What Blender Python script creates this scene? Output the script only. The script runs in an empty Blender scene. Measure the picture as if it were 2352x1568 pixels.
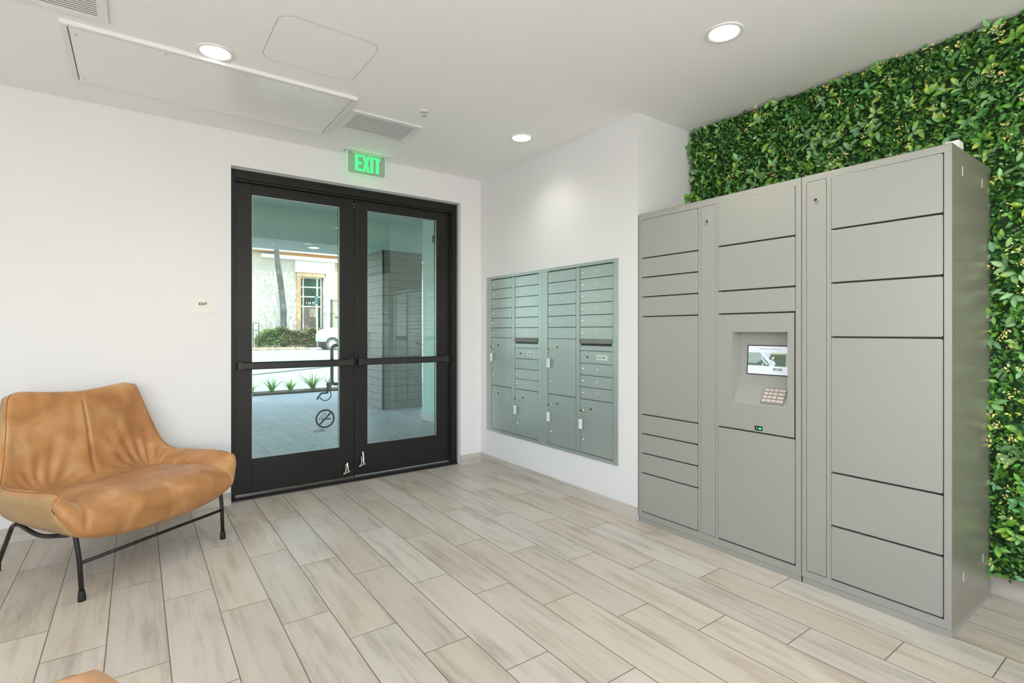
import bpy, bmesh, math, random
import numpy as np
from mathutils import Vector, Matrix

random.seed(7)
RNG = np.random.default_rng(11)
PI = math.pi
scene = bpy.context.scene
COL = scene.collection

# ------------------------------------------------------------------ camera
# door wall is the plane y=0 (room on the -y side), mailbox wall the plane x=0 (room on the -x side), floor z=0
cam_data = bpy.data.cameras.new('camera')
cam = bpy.data.objects.new('camera', cam_data)
COL.objects.link(cam)
cam.location = (-2.727, -4.2918, 1.2687)
cam.rotation_euler = (PI / 2, 0, -0.626)
cam_data.sensor_width = 36.0
cam_data.lens = 1193.18 / 2352 * 36.0
cam_data.shift_y = -22.84 / 2352
cam_data.clip_start = 0.02
cam_data.clip_end = 400
scene.camera = cam

# ------------------------------------------------------------------ view, world, sun, added fill lamps
scene.view_settings.view_transform = 'Standard'
scene.view_settings.look = 'None'
scene.view_settings.gamma = 1.0
scene.view_settings.use_curve_mapping = False
scene.view_settings.exposure = 0.12

world = bpy.data.worlds.new('world')
scene.world = world
world.use_nodes = True
wn = world.node_tree.nodes
wl = world.node_tree.links
wn.clear()
w_out = wn.new('ShaderNodeOutputWorld')
w_bg = wn.new('ShaderNodeBackground')
w_sky = wn.new('ShaderNodeTexSky')
w_sky.sky_type = 'NISHITA'
w_sky.sun_disc = False
w_sky.sun_elevation = math.radians(52)
w_sky.sun_rotation = math.radians(190)
w_bg.inputs['Strength'].default_value = 0.65
w_hs = wn.new('ShaderNodeHueSaturation')          # thin high haze: paler than a clear blue sky
w_hs.inputs['Saturation'].default_value = 0.62
wl.new(w_sky.outputs[0], w_hs.inputs['Color'])
wl.new(w_hs.outputs[0], w_bg.inputs[0])
wl.new(w_bg.outputs[0], w_out.inputs[0])


def light(name, kind, loc, rot, energy, color=(1, 1, 1), **kw):
    d = bpy.data.lights.new(name, kind)
    d.energy = energy
    d.color = color
    for k, v in kw.items():
        setattr(d, k, v)
    o = bpy.data.objects.new(name, d)
    o.location = loc
    o.rotation_euler = rot
    COL.objects.link(o)
    return o


SUN_EL = 55.0
light('sun', 'SUN', (0, -10, 20), (math.radians(90 - SUN_EL), 0, math.radians(-14)), 10.8, (1.0, 0.95, 0.87), angle=math.radians(0.6))
# added fill lamps behind and beside the camera, tilted up at the ceiling
light('added_fill_near', 'AREA', (-2.85, -7.40, 1.45), (math.radians(162), 0, 0), 185, (0.955, 0.978, 1.0),
      shape='RECTANGLE', size=3.3, size_y=2.3)
light('added_fill_left', 'AREA', (-5.10, -4.6, 1.45), (math.radians(160), 0, math.radians(-90)), 61, (0.955, 0.978, 1.0),
      shape='RECTANGLE', size=4.0, size_y=2.3)


# ------------------------------------------------------------------ helpers: materials
def S(*c):
    """sRGB 0-255 to linear"""
    out = []
    for v in c:
        v = v / 255.0
        out.append(v / 12.92 if v <= 0.04045 else ((v + 0.055) / 1.055) ** 2.4)
    return tuple(out)


def new_mat(name):
    m = bpy.data.materials.new(name)
    m.use_nodes = True
    nt = m.node_tree
    return m, nt, nt.nodes.get('Principled BSDF'), nt.nodes.get('Material Output')


def mat(name, color, rough=0.5, metal=0.0, var=0.04, scale=6.0, bump=0.0, bump_scale=60.0, coat=0.0, spec=0.5,
        emit=None, emit_strength=0.0, stretch=(1, 1, 1)):
    m, nt, p, out = new_mat(name)
    n, l = nt.nodes, nt.links
    p.inputs['Roughness'].default_value = rough
    p.inputs['Metallic'].default_value = metal
    p.inputs['Specular IOR Level'].default_value = spec
    p.inputs['Coat Weight'].default_value = coat
    tc = n.new('ShaderNodeTexCoord')
    mp = n.new('ShaderNodeMapping')
    mp.inputs['Scale'].default_value = stretch
    l.new(tc.outputs['Object'], mp.inputs['Vector'])
    nz = n.new('ShaderNodeTexNoise')
    nz.inputs['Scale'].default_value = scale
    nz.inputs['Detail'].default_value = 4
    l.new(mp.outputs[0], nz.inputs['Vector'])
    cr = n.new('ShaderNodeValToRGB')
    c = np.array(color[:3])
    cr.color_ramp.elements[0].position = 0.3
    cr.color_ramp.elements[1].position = 0.7
    cr.color_ramp.elements[0].color = (*np.clip(c * (1 - var), 0, 1), 1)
    cr.color_ramp.elements[1].color = (*np.clip(c * (1 + var), 0, 1), 1)
    l.new(nz.outputs[0], cr.inputs[0])
    l.new(cr.outputs[0], p.inputs['Base Color'])
    if bump > 0:
        nb = n.new('ShaderNodeTexNoise')
        nb.inputs['Scale'].default_value = bump_scale
        nb.inputs['Detail'].default_value = 3
        l.new(mp.outputs[0], nb.inputs['Vector'])
        b = n.new('ShaderNodeBump')
        b.inputs['Strength'].default_value = bump
        b.inputs['Distance'].default_value = 0.004
        l.new(nb.outputs[0], b.inputs['Height'])
        l.new(b.outputs[0], p.inputs['Normal'])
    if emit is not None:
        p.inputs['Emission Color'].default_value = (*emit, 1)
        p.inputs['Emission Strength'].default_value = emit_strength
    return m


def math_node(nt, op, a, b=None, c=None):
    x = nt.nodes.new('ShaderNodeMath')
    x.operation = op
    for i, v in enumerate((a, b, c)):
        if v is None:
            continue
        if isinstance(v, (int, float)):
            x.inputs[i].default_value = v
        else:
            nt.links.new(v, x.inputs[i])
    return x.outputs[0]


TILE_W, TILE_L, TILE_X0, TILE_Y0, TILE_SHIFT = 0.2033, 0.82, -2.622, -1.348, 0.271


def plank_material(name, base=(0.565, 0.513, 0.440), outdoor=False, rough=0.36, tiled=True, along='y'):
    """wood-look porcelain planks laid along y with a third offset; grain, tone per plank, grout line"""
    m, nt, p, out = new_mat(name)
    n, l = nt.nodes, nt.links
    tc = n.new('ShaderNodeTexCoord')
    sp = n.new('ShaderNodeSeparateXYZ')
    l.new(tc.outputs['Object'], sp.inputs[0])
    X, Y = sp.outputs[0], sp.outputs[1]
    if tiled:
        u = math_node(nt, 'DIVIDE', math_node(nt, 'SUBTRACT', X, TILE_X0), TILE_W)
        iu = math_node(nt, 'FLOOR', u)
        fu = math_node(nt, 'SUBTRACT', u, iu)
        v0 = math_node(nt, 'ADD', math_node(nt, 'SUBTRACT', Y, TILE_Y0), math_node(nt, 'MULTIPLY', iu, TILE_SHIFT))
        v = math_node(nt, 'DIVIDE', v0, TILE_L)
        iv = math_node(nt, 'FLOOR', v)
        fv = math_node(nt, 'SUBTRACT', v, iv)
        # distance to the plank edge in metres
        du = math_node(nt, 'MULTIPLY', math_node(nt, 'SUBTRACT', 0.5, math_node(nt, 'ABSOLUTE', math_node(nt, 'SUBTRACT', fu, 0.5))), TILE_W)
        dv = math_node(nt, 'MULTIPLY', math_node(nt, 'SUBTRACT', 0.5, math_node(nt, 'ABSOLUTE', math_node(nt, 'SUBTRACT', fv, 0.5))), TILE_L)
        d = math_node(nt, 'MINIMUM', du, dv)
        grout = math_node(nt, 'LESS_THAN', d, 0.0019)
        cell = n.new('ShaderNodeCombineXYZ')
        l.new(iu, cell.inputs[0])
        l.new(iv, cell.inputs[1])
        wnz = n.new('ShaderNodeTexWhiteNoise')
        l.new(cell.outputs[0], wnz.inputs['Vector'])
        rnd, rcol = wnz.outputs['Value'], wnz.outputs['Color']
        sc = n.new('ShaderNodeVectorMath')
        sc.operation = 'MULTIPLY_ADD'
        sc.inputs[1].default_value = (31.0, 31.0, 31.0)
        l.new(rcol, sc.inputs[0])
        l.new(tc.outputs['Object'], sc.inputs[2])
        vec = sc.outputs[0]
    else:
        vec = tc.outputs['Object']
        rnd = None
    def grain(scale, stretch, detail, distort):
        mp = n.new('ShaderNodeMapping')
        mp.inputs['Scale'].default_value = stretch
        l.new(vec, mp.inputs['Vector'])
        z = n.new('ShaderNodeTexNoise')
        z.inputs['Scale'].default_value = scale
        z.inputs['Detail'].default_value = detail
        z.inputs['Distortion'].default_value = distort
        l.new(mp.outputs[0], z.inputs['Vector'])
        return z.outputs[0]
    st = (1.0, 0.07, 1.0) if along == 'y' else (0.07, 1.0, 1.0)
    st2 = (1.0, 0.22, 1.0) if along == 'y' else (0.22, 1.0, 1.0)
    g1 = grain(30, st, 6, 0.5)
    g2 = grain(9.0, st2, 5, 0.6)
    g3 = grain(120, st, 3, 0.1)
    b = np.array(base)
    c1 = n.new('ShaderNodeValToRGB')
    e = c1.color_ramp.elements
    e[0].position, e[1].position = 0.30, 0.72
    e[0].color = (*(b * np.array((0.60, 0.565, 0.53))), 1)
    e[1].color = (*np.clip(b * np.array((1.10, 1.12, 1.15)), 0, 1), 1)
    mid = c1.color_ramp.elements.new(0.5)
    mid.color = (*b, 1)
    tot = math_node(nt, 'ADD', math_node(nt, 'MULTIPLY', g1, 0.42), math_node(nt, 'MULTIPLY', g2, 0.46))
    tot = math_node(nt, 'ADD', tot, math_node(nt, 'MULTIPLY', g3, 0.12))
    l.new(tot, c1.inputs[0])
    col = c1.outputs[0]
    if rnd is not None:
        hs = n.new('ShaderNodeHueSaturation')
        hs.inputs['Hue'].default_value = 0.5
        l.new(math_node(nt, 'ADD', math_node(nt, 'MULTIPLY', rnd, 0.15), 0.93), hs.inputs['Value'])
        sr = n.new('ShaderNodeSeparateColor')
        l.new(rcol, sr.inputs[0])
        l.new(math_node(nt, 'ADD', math_node(nt, 'MULTIPLY', sr.outputs[1], 0.42), 0.78), hs.inputs['Saturation'])
        l.new(col, hs.inputs['Color'])
        mx = n.new('ShaderNodeMix')
        mx.data_type = 'RGBA'
        l.new(grout, mx.inputs['Factor'])
        l.new(hs.outputs[0], mx.inputs[6])
        mx.inputs[7].default_value = (0.16, 0.125, 0.10, 1)
        col = mx.outputs[2]
        bmp = n.new('ShaderNodeBump')
        bmp.inputs['Strength'].default_value = 0.5
        bmp.inputs['Distance'].default_value = 0.002
        hgt = math_node(nt, 'MINIMUM', math_node(nt, 'DIVIDE', d, 0.003), 1.0)
        l.new(math_node(nt, 'ADD', hgt, math_node(nt, 'MULTIPLY', g1, 0.15)), bmp.inputs['Height'])
        l.new(bmp.outputs[0], p.inputs['Normal'])
    l.new(col, p.inputs['Base Color'])
    p.inputs['Roughness'].default_value = rough
    p.inputs['Specular IOR Level'].default_value = 0.42
    return m


def glass_mat(name, tint, base=0.06, grow=0.9, rough=0.0, refl=(1, 1, 1)):
    """thin pane: tinted see-through mixed with a mirror reflection that grows at grazing angles"""
    m, nt, p, out = new_mat(name)
    n, l = nt.nodes, nt.links
    n.remove(p)
    tr = n.new('ShaderNodeBsdfTransparent')
    tr.inputs[0].default_value = (*tint, 1)
    gl = n.new('ShaderNodeBsdfGlossy')
    gl.inputs['Color'].default_value = (*refl, 1)
    gl.inputs['Roughness'].default_value = rough
    lw = n.new('ShaderNodeLayerWeight')
    lw.inputs['Blend'].default_value = 0.25
    f = math_node(nt, 'ADD', math_node(nt, 'MULTIPLY', lw.outputs['Fresnel'], grow), base)
    mx = n.new('ShaderNodeMixShader')
    l.new(math_node(nt, 'MINIMUM', f, 1.0), mx.inputs[0])
    l.new(tr.outputs[0], mx.inputs[1])
    l.new(gl.outputs[0], mx.inputs[2])
    l.new(mx.outputs[0], out.inputs['Surface'])
    return m


def attr_mat(name, rough=0.45, spec=0.4, sheen=0.0, transl=0.25):
    """leaf material: colour kept per leaf in the mesh attribute 'tone'"""
    m, nt, p, out = new_mat(name)
    n, l = nt.nodes, nt.links
    a = n.new('ShaderNodeAttribute')
    a.attribute_name = 'tone'
    l.new(a.outputs['Color'], p.inputs['Base Color'])
    p.inputs['Roughness'].default_value = rough
    p.inputs['Specular IOR Level'].default_value = spec
    t = n.new('ShaderNodeBsdfTranslucent')
    l.new(a.outputs['Color'], t.inputs[0])
    mx = n.new('ShaderNodeMixShader')
    mx.inputs[0].default_value = transl
    l.new(p.outputs[0], mx.inputs[1])
    l.new(t.outputs[0], mx.inputs[2])
    l.new(mx.outputs[0], out.inputs['Surface'])
    return m


def emit_mat(name, color, strength):
    m, nt, p, out = new_mat(name)
    p.inputs['Base Color'].default_value = (*color, 1)
    p.inputs['Emission Color'].default_value = (*color, 1)
    p.inputs['Emission Strength'].default_value = strength
    p.inputs['Roughness'].default_value = 0.4
    return m


M = {}
M['wall'] = mat('painted_wall', (0.775, 0.775, 0.772), 0.75, var=0.008, scale=3, bump=0.05, bump_scale=220)
M['ceiling'] = mat('painted_ceiling', (0.90, 0.90, 0.89), 0.85, var=0.008, scale=3)
M['floor'] = plank_material('wood_look_floor_tile')
M['ext_floor'] = plank_material('outdoor_wood_look_tile', base=(0.46, 0.46, 0.45), rough=0.5)
M['base'] = plank_material('baseboard_tile', base=(0.56, 0.515, 0.46), tiled=False, along='y')
M['base_x'] = plank_material('baseboard_tile_x', base=(0.56, 0.515, 0.46), tiled=False, along='x')
M['door'] = mat('dark_bronze_aluminium', (0.016, 0.016, 0.0145), 0.42, 0.3, var=0.1, scale=4, spec=0.4)
M['bar'] = mat('charcoal_metal', (0.028, 0.028, 0.026), 0.38, 0.4, var=0.05)
M['glass'] = glass_mat('tinted_door_glass', (0.825, 0.925, 0.895), base=0.035, grow=0.75)
M['clear'] = glass_mat('clear_window_glass', (0.92, 0.96, 0.95), base=0.03, grow=0.6)
M['acrylic'] = glass_mat('clear_acrylic', (0.78, 0.82, 0.79), base=0.06, grow=0.6, rough=0.05)
M['acrylic_edge'] = mat('acrylic_edge', (0.75, 0.9, 0.78), 0.25, emit=(0.55, 0.95, 0.6), emit_strength=0.35)
M['exit_green'] = emit_mat('lit_green_letters', (0.06, 0.95, 0.20), 0.95)
M['white_metal'] = mat('white_powder_coat', (0.80, 0.80, 0.785), 0.38, var=0.01)
M['white_gloss'] = mat('white_gloss_panel', (0.87, 0.87, 0.84), 0.24, var=0.01, spec=0.55)
M['grille_dark'] = mat('duct_shadow_metal', (0.10, 0.10, 0.11), 0.6)
M['lamp_disc'] = emit_mat('lit_lamp_disc', (1.0, 0.97, 0.93), 3.0)
M['locker'] = mat('warm_grey_powder_coat', (0.385, 0.39, 0.355), 0.36, 0.25, var=0.012, scale=2.5, bump=0.06, bump_scale=700)
M['locker_dark'] = mat('locker_interior', (0.10, 0.10, 0.095), 0.6)
M['locker_side'] = mat('locker_side_satin', (0.335, 0.315, 0.265), 0.28, 0.4, var=0.02, scale=2, bump=0.02, bump_scale=300)
M['mail'] = mat('grey_green_anodised', (0.405, 0.465, 0.445), 0.33, 0.5, var=0.03, scale=2.0)
M['mail_trim'] = mat('grey_green_trim', (0.42, 0.485, 0.462), 0.36, 0.55, var=0.02)
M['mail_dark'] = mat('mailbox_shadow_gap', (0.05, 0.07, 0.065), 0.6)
M['mail_slot'] = mat('mail_slot_hood', (0.36, 0.37, 0.34), 0.34, 0.7)
M['chrome'] = mat('polished_nickel', (0.72, 0.70, 0.66), 0.16, 1.0, var=0.02)
M['brass'] = mat('worn_brass_key', (0.35, 0.24, 0.12), 0.35, 0.9)
M['black'] = mat('black_plastic', (0.01, 0.01, 0.011), 0.4)
M['tag'] = mat('white_paper_tag', (0.86, 0.87, 0.86), 0.6, var=0.01)
M['ink'] = mat('dark_print', (0.03, 0.03, 0.03), 0.6)
M['ink_grey'] = mat('grey_print', (0.33, 0.33, 0.34), 0.6)
M['engrave'] = mat('pale_engraved_number', (0.60, 0.68, 0.655), 0.5, 0.2)
M['decal'] = mat('dark_vinyl_decal', (0.035, 0.045, 0.042), 0.5)
M['tube'] = mat('black_steel_tube', (0.012, 0.012, 0.012), 0.38, 0.2)
M['rubber'] = mat('black_rubber', (0.012, 0.012, 0.012), 0.7)
M['leaf'] = attr_mat('artificial_leaf', 0.38, 0.45, transl=0.18)
M['stem'] = mat('dark_foliage_mat', (0.02, 0.06, 0.015), 0.8, var=0.3, scale=40)
M['plant_leaf'] = attr_mat('plant_leaf', 0.5, 0.3, transl=0.3)


def leather():
    m, nt, p, out = new_mat('tan_leather')
    n, l = nt.nodes, nt.links
    tc = n.new('ShaderNodeTexCoord')
    a = n.new('ShaderNodeTexNoise')
    a.inputs['Scale'].default_value = 6.5
    a.inputs['Detail'].default_value = 9
    a.inputs['Distortion'].default_value = 0.6
    l.new(tc.outputs['Object'], a.inputs['Vector'])
    r = n.new('ShaderNodeValToRGB')
    r.color_ramp.elements[0].position = 0.32
    r.color_ramp.elements[1].position = 0.74
    r.color_ramp.elements[0].color = (0.37, 0.165, 0.055, 1)
    r.color_ramp.elements[1].color = (0.60, 0.35, 0.16, 1)
    e = r.color_ramp.elements.new(0.52)
    e.color = (0.48, 0.222, 0.075, 1)
    l.new(a.outputs[0], r.inputs[0])
    l.new(r.outputs[0], p.inputs['Base Color'])
    b = n.new('ShaderNodeTexNoise')
    b.inputs['Scale'].default_value = 14
    b.inputs['Detail'].default_value = 3
    l.new(tc.outputs['Object'], b.inputs['Vector'])
    l.new(math_node(nt, 'ADD', math_node(nt, 'MULTIPLY', b.outputs[0], 0.22), 0.30), p.inputs['Roughness'])
    vz = n.new('ShaderNodeTexVoronoi')
    vz.inputs['Scale'].default_value = 420
    l.new(tc.outputs['Object'], vz.inputs['Vector'])
    bp = n.new('ShaderNodeBump')
    bp.inputs['Strength'].default_value = 0.10
    bp.inputs['Distance'].default_value = 0.001
    l.new(vz.outputs[0], bp.inputs['Height'])
    l.new(bp.outputs[0], p.inputs['Normal'])
    p.inputs['Specular IOR Level'].default_value = 0.45
    p.inputs['Sheen Weight'].default_value = 0.08
    return m


M['leather'] = leather()
M['leather_back'] = mat('olive_cast_leather', (0.42, 0.265, 0.115), 0.34, var=0.14, scale=6, bump=.08, bump_scale=300)  # greenish light on the outer shell, put into a darker tan
M['stitch'] = mat('leather_seam', (0.30, 0.13, 0.04), 0.6)


# ------------------------------------------------------------------ helpers: geometry
class MB:
    """collects shapes and links them as ONE mesh object"""

    def __init__(self):
        self.v, self.f, self.m, self.s = [], [], [], []

    def add(self, verts, faces, mi=0, smooth=False):
        b = len(self.v)
        self.v.extend([tuple(map(float, p)) for p in verts])
        for f in faces:
            self.f.append([i + b for i in f])
            self.m.append(mi)
            self.s.append(smooth)
        return self

    def box(self, x0, x1, y0, y1, z0, z1, mi=0):
        x0, x1 = min(x0, x1), max(x0, x1)
        y0, y1 = min(y0, y1), max(y0, y1)
        z0, z1 = min(z0, z1), max(z0, z1)
        v = [(x0, y0, z0), (x1, y0, z0), (x1, y1, z0), (x0, y1, z0), (x0, y0, z1), (x1, y0, z1), (x1, y1, z1), (x0, y1, z1)]
        return self.add(v, [(0, 3, 2, 1), (4, 5, 6, 7), (0, 1, 5, 4), (1, 2, 6, 5), (2, 3, 7, 6), (3, 0, 4, 7)], mi)

    def cyl(self, p0, p1, r0, r1=None, seg=20, mi=0, caps=True):
        r1 = r0 if r1 is None else r1
        p0, p1 = Vector(p0), Vector(p1)
        a = (p1 - p0).normalized()
        t = Vector((0, 0, 1)) if abs(a.z) < 0.9 else Vector((1, 0, 0))
        e1 = a.cross(t).normalized()
        e2 = a.cross(e1)
        v = []
        for p, r in ((p0, r0), (p1, r1)):
            for i in range(seg):
                an = 2 * PI * i / seg
                v.append(p + e1 * math.cos(an) * r + e2 * math.sin(an) * r)
        self.add(v, [(i, (i + 1) % seg, seg + (i + 1) % seg, seg + i) for i in range(seg)], mi, True)
        if caps:
            self.add(v[:seg], [tuple(range(seg))[::-1]], mi)
            self.add(v[seg:], [tuple(range(seg))], mi)
        return self

    def tube(self, pts, r, seg=12, mi=0, closed=False, radii=None):
        P = [Vector(p) for p in pts]
        n = len(P)
        rings = []
        e1 = None
        for i in range(n):
            if closed:
                t = (P[(i + 1) % n] - P[i - 1]).normalized()
            else:
                t = (P[min(i + 1, n - 1)] - P[max(i - 1, 0)]).normalized()
            if e1 is None:
                u = Vector((0, 0, 1)) if abs(t.z) < 0.9 else Vector((1, 0, 0))
                e1 = t.cross(u).normalized()
            else:
                e1 = (e1 - t * e1.dot(t)).normalized()
            e2 = t.cross(e1)
            rr = radii[i] if radii else r
            rings.append([P[i] + e1 * math.cos(2 * PI * k / seg) * rr + e2 * math.sin(2 * PI * k / seg) * rr for k in range(seg)])
        v = [q for rg in rings for q in rg]
        f = []
        for i in range(n if closed else n - 1):
            j = (i + 1) % n
            for k in range(seg):
                f.append((i * seg + k, i * seg + (k + 1) % seg, j * seg + (k + 1) % seg, j * seg + k))
        self.add(v, f, mi, True)
        if not closed:
            self.add(rings[0], [tuple(range(seg))[::-1]], mi)
            self.add(rings[-1], [tuple(range(seg))], mi)
        return self

    def prism(self, poly, axis, a0, a1, mi=0):
        """poly: 2-D outline; axis 'x','y','z' is the extrusion direction from a0 to a1"""
        n = len(poly)
        def P(p, a):
            return {'x': (a, p[0], p[1]), 'y': (p[0], a, p[1]), 'z': (p[0], p[1], a)}[axis]
        v = [P(p, a0) for p in poly] + [P(p, a1) for p in poly]
        f = [tuple(range(n))[::-1], tuple(range(n, 2 * n))] + [(i, (i + 1) % n, n + (i + 1) % n, n + i) for i in range(n)]
        return self.add(v, f, mi)

    def sphere(self, c, r, mi=0, seg=16, rings=8, sc=(1, 1, 1), half=None):
        v, f = [], []
        for i in range(rings + 1):
            th = PI * i / rings
            for k in range(seg):
                ph = 2 * PI * k / seg
                v.append((c[0] + r * sc[0] * math.sin(th) * math.cos(ph), c[1] + r * sc[1] * math.sin(th) * math.sin(ph), c[2] + r * sc[2] * math.cos(th)))
        for i in range(rings):
            for k in range(seg):
                f.append((i * seg + k, (i + 1) * seg + k, (i + 1) * seg + (k + 1) % seg, i * seg + (k + 1) % seg))
        return self.add(v, f, mi, True)

    def build(self, name, mats, parent=None, off=(0, 0, 0), bevel=0.0, subsurf=0, fix=True):
        mats = mats if isinstance(mats, (list, tuple)) else [mats]
        me = bpy.data.meshes.new(name)
        o3 = Vector(off)
        me.from_pydata([tuple(Vector(p) - o3) for p in self.v], [], self.f)
        for x in mats:
            me.materials.append(x)
        me.polygons.foreach_set('material_index', self.m)
        me.polygons.foreach_set('use_smooth', self.s)
        if fix:
            bm = bmesh.new()
            bm.from_mesh(me)
            bmesh.ops.remove_doubles(bm, verts=bm.verts, dist=1e-6)
            bmesh.ops.recalc_face_normals(bm, faces=bm.faces)
            bm.to_mesh(me)
            bm.free()
        me.update()
        o = bpy.data.objects.new(name, me)
        COL.objects.link(o)
        if parent is not None:
            o.parent = parent
        else:
            o.location = o3
        if bevel > 0:
            b = o.modifiers.new('bevel', 'BEVEL')
            b.width = bevel
            b.segments = 2
            b.limit_method = 'ANGLE'
            b.angle_limit = math.radians(40)
            b.harden_normals = False
        if subsurf:
            s_ = o.modifiers.new('sub', 'SUBSURF')
            s_.levels = subsurf
            s_.render_levels = subsurf
        return o


def thing(name, label, cat, loc=(0, 0, 0), rotz=0.0, group=None):
    o = bpy.data.objects.new(name, None)
    o.empty_display_size = 0.1
    COL.objects.link(o)
    o.location = loc
    o.rotation_euler = (0, 0, rotz)
    return tag(o, label, cat, group)


def tag(o, label, cat, group=None, kind=None):
    o['label'] = label
    o['category'] = cat
    if group:
        o['group'] = group
    if kind:
        o['kind'] = kind
    return o


def struct(o):
    o['kind'] = 'structure'
    return o


def part_label(o, s):
    o['label'] = s
    return o


_text_cache = {}


def text_faces(txt, size, bold=0.0, spacing=1.0):
    """flat glyph outlines (verts 2-D, faces), centred"""
    key = (txt, size, bold, spacing)
    if key in _text_cache:
        return _text_cache[key]
    cu = bpy.data.curves.new('glyphs', 'FONT')
    cu.body = txt
    cu.size = size
    cu.align_x = 'CENTER'
    cu.align_y = 'CENTER'
    cu.offset = bold
    cu.space_character = spacing
    cu.resolution_u = 3
    cu.fill_mode = 'FRONT'
    ob = bpy.data.objects.new('glyphs', cu)
    COL.objects.link(ob)
    bpy.context.view_layer.update()
    dg = bpy.context.evaluated_depsgraph_get()
    me = bpy.data.meshes.new_from_object(ob.evaluated_get(dg))
    vs = [(v.co.x, v.co.y) for v in me.vertices]
    fs = [tuple(p.vertices) for p in me.polygons]
    bpy.data.objects.remove(ob)
    bpy.data.curves.remove(cu)
    bpy.data.meshes.remove(me)
    if vs:
        cx = (min(a for a, _ in vs) + max(a for a, _ in vs)) / 2
        cy = (min(b for _, b in vs) + max(b for _, b in vs)) / 2
        vs = [(a - cx, b - cy) for a, b in vs]
    _text_cache[key] = (vs, fs)
    return vs, fs


def put_text(mb, txt, size, origin, right, up, mi=0, bold=0.0, spacing=1.0, sx=1.0):
    vs, fs = text_faces(txt, size, bold, spacing)
    o, r, u = Vector(origin), Vector(right), Vector(up)
    mb.add([o + r * a * sx + u * b for a, b in vs], fs, mi)


def bez(pts, n=6):
    """round the corners of a polyline with Catmull-Rom"""
    P = [Vector(p) for p in pts]
    out = []
    for i in range(len(P) - 1):
        p0, p1, p2, p3 = P[max(i - 1, 0)], P[i], P[i + 1], P[min(i + 2, len(P) - 1)]
        for k in range(n):
            t = k / n
            out.append(0.5 * ((2 * p1) + (-p0 + p2) * t + (2 * p0 - 5 * p1 + 4 * p2 - p3) * t * t + (-p0 + 3 * p1 - 3 * p2 + p3) * t ** 3))
    out.append(P[-1])
    return out


def fillet(pts, r, n=5):
    P = [Vector(p) for p in pts]
    out = [P[0]]
    for i in range(1, len(P) - 1):
        a, b = (P[i - 1] - P[i]), (P[i + 1] - P[i])
        ra = min(r, a.length * 0.45, b.length * 0.45)
        s, e = P[i] + a.normalized() * ra, P[i] + b.normalized() * ra
        for k in range(n + 1):
            t = k / n
            out.append((1 - t) ** 2 * s + 2 * t * (1 - t) * P[i] + t * t * e)
    out.append(P[-1])
    return out


def rrect(x0, x1, y0, y1, r, n=6):
    out = []
    for cx, cy, a0 in ((x1 - r, y0 + r, -PI / 2), (x1 - r, y1 - r, 0), (x0 + r, y1 - r, PI / 2), (x0 + r, y0 + r, PI)):
        for k in range(n + 1):
            a = a0 + PI / 2 * k / n
            out.append((cx + r * math.cos(a), cy + r * math.sin(a)))
    return out


# ------------------------------------------------------------------ the room
H = 2.74
XL, YN = -5.15, -7.45          # left and near walls
XG = 0.625                     # wall behind the foliage
YE = -1.958                    # end of the mailbox wall
DX0, DX1, DH = -2.165, -0.228, 2.489

fl = MB().box(XL - .1, 0.75, YN - .1, 0.13, -0.05, 0.0).build('floor', M['floor'])
struct(fl)
ce = MB().box(XL - .1, 0.75, YN - .1, 0.0, H, H + .1).build('ceiling', M['ceiling'])
struct(ce)
# door wall with its opening
w = MB()
w.box(XL - .1, DX0, 0, 0.2, 0, H + .1)
w.box(DX1, 0.0, 0, 0.2, 0, H + .1)
w.box(0.0, 0.75, 0, 0.2, 0, H + .1)
w.box(DX0, DX1, 0, 0.2, DH, H + .1)
struct(w.build('wall_far', M['wall']))
# mailbox wall: a block up to the recess, hollow where the mailbox cabinets sit
MY0, MY1, MZ0, MZ1 = -1.775, -0.14, 0.345, 1.765
w = MB()
w.box(0, 0.75, YE, MY0, 0, H)
w.box(0, 0.75, MY1, 0, 0, H)
w.box(0, 0.75, MY0, MY1, 0, MZ0)
w.box(0, 0.75, MY0, MY1, MZ1, H)
w.box(0.45, 0.75, MY0, MY1, MZ0, MZ1)
struct(w.build('wall_right', M['wall'], fix=False))
struct(MB().box(XG, 0.75, YN, YE, 0, H).build('wall_recess', M['wall']))
# left and near walls out of view; wide windows added to light the room
w = MB()
w.box(XL - .1, XL, YN, -6.7, 0, H).box(XL - .1, XL, -2.5, 0, 0, H).box(XL - .1, XL, -6.7, -2.5, 0, .25).box(XL - .1, XL, -6.7, -2.5, 2.62, H)
struct(w.build('wall_left', M['wall'], fix=False))
w = MB()
w.box(XL, -4.5, YN - .1, YN, 0, H).box(-1.2, 0.75, YN - .1, YN, 0, H).box(-4.5, -1.2, YN - .1, YN, 0, .25).box(-4.5, -1.2, YN - .1, YN, 2.62, H)
struct(w.build('wall_near', M['wall'], fix=False))
w = MB()
for k in range(5):
    y = -6.7 + 4.2 * k / 4
    w.box(XL - .07, XL - .03, y - .025, y + .025, .25, 2.62)
w.box(XL - .07, XL - .03, -6.7, -2.5, .25, .30).box(XL - .07, XL - .03, -6.7, -2.5, 2.57, 2.62)
struct(w.build('added_window_1', M['door'], fix=False))
w = MB()
for k in range(5):
    x = -4.5 + 3.3 * k / 4
    w.box(x - .025, x + .025, YN - .07, YN - .03, .25, 2.62)
w.box(-4.5, -1.2, YN - .07, YN - .03, .25, .30).box(-4.5, -1.2, YN - .07, YN - .03, 2.57, 2.62)
struct(w.build('added_window_2', M['door'], fix=False))

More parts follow.
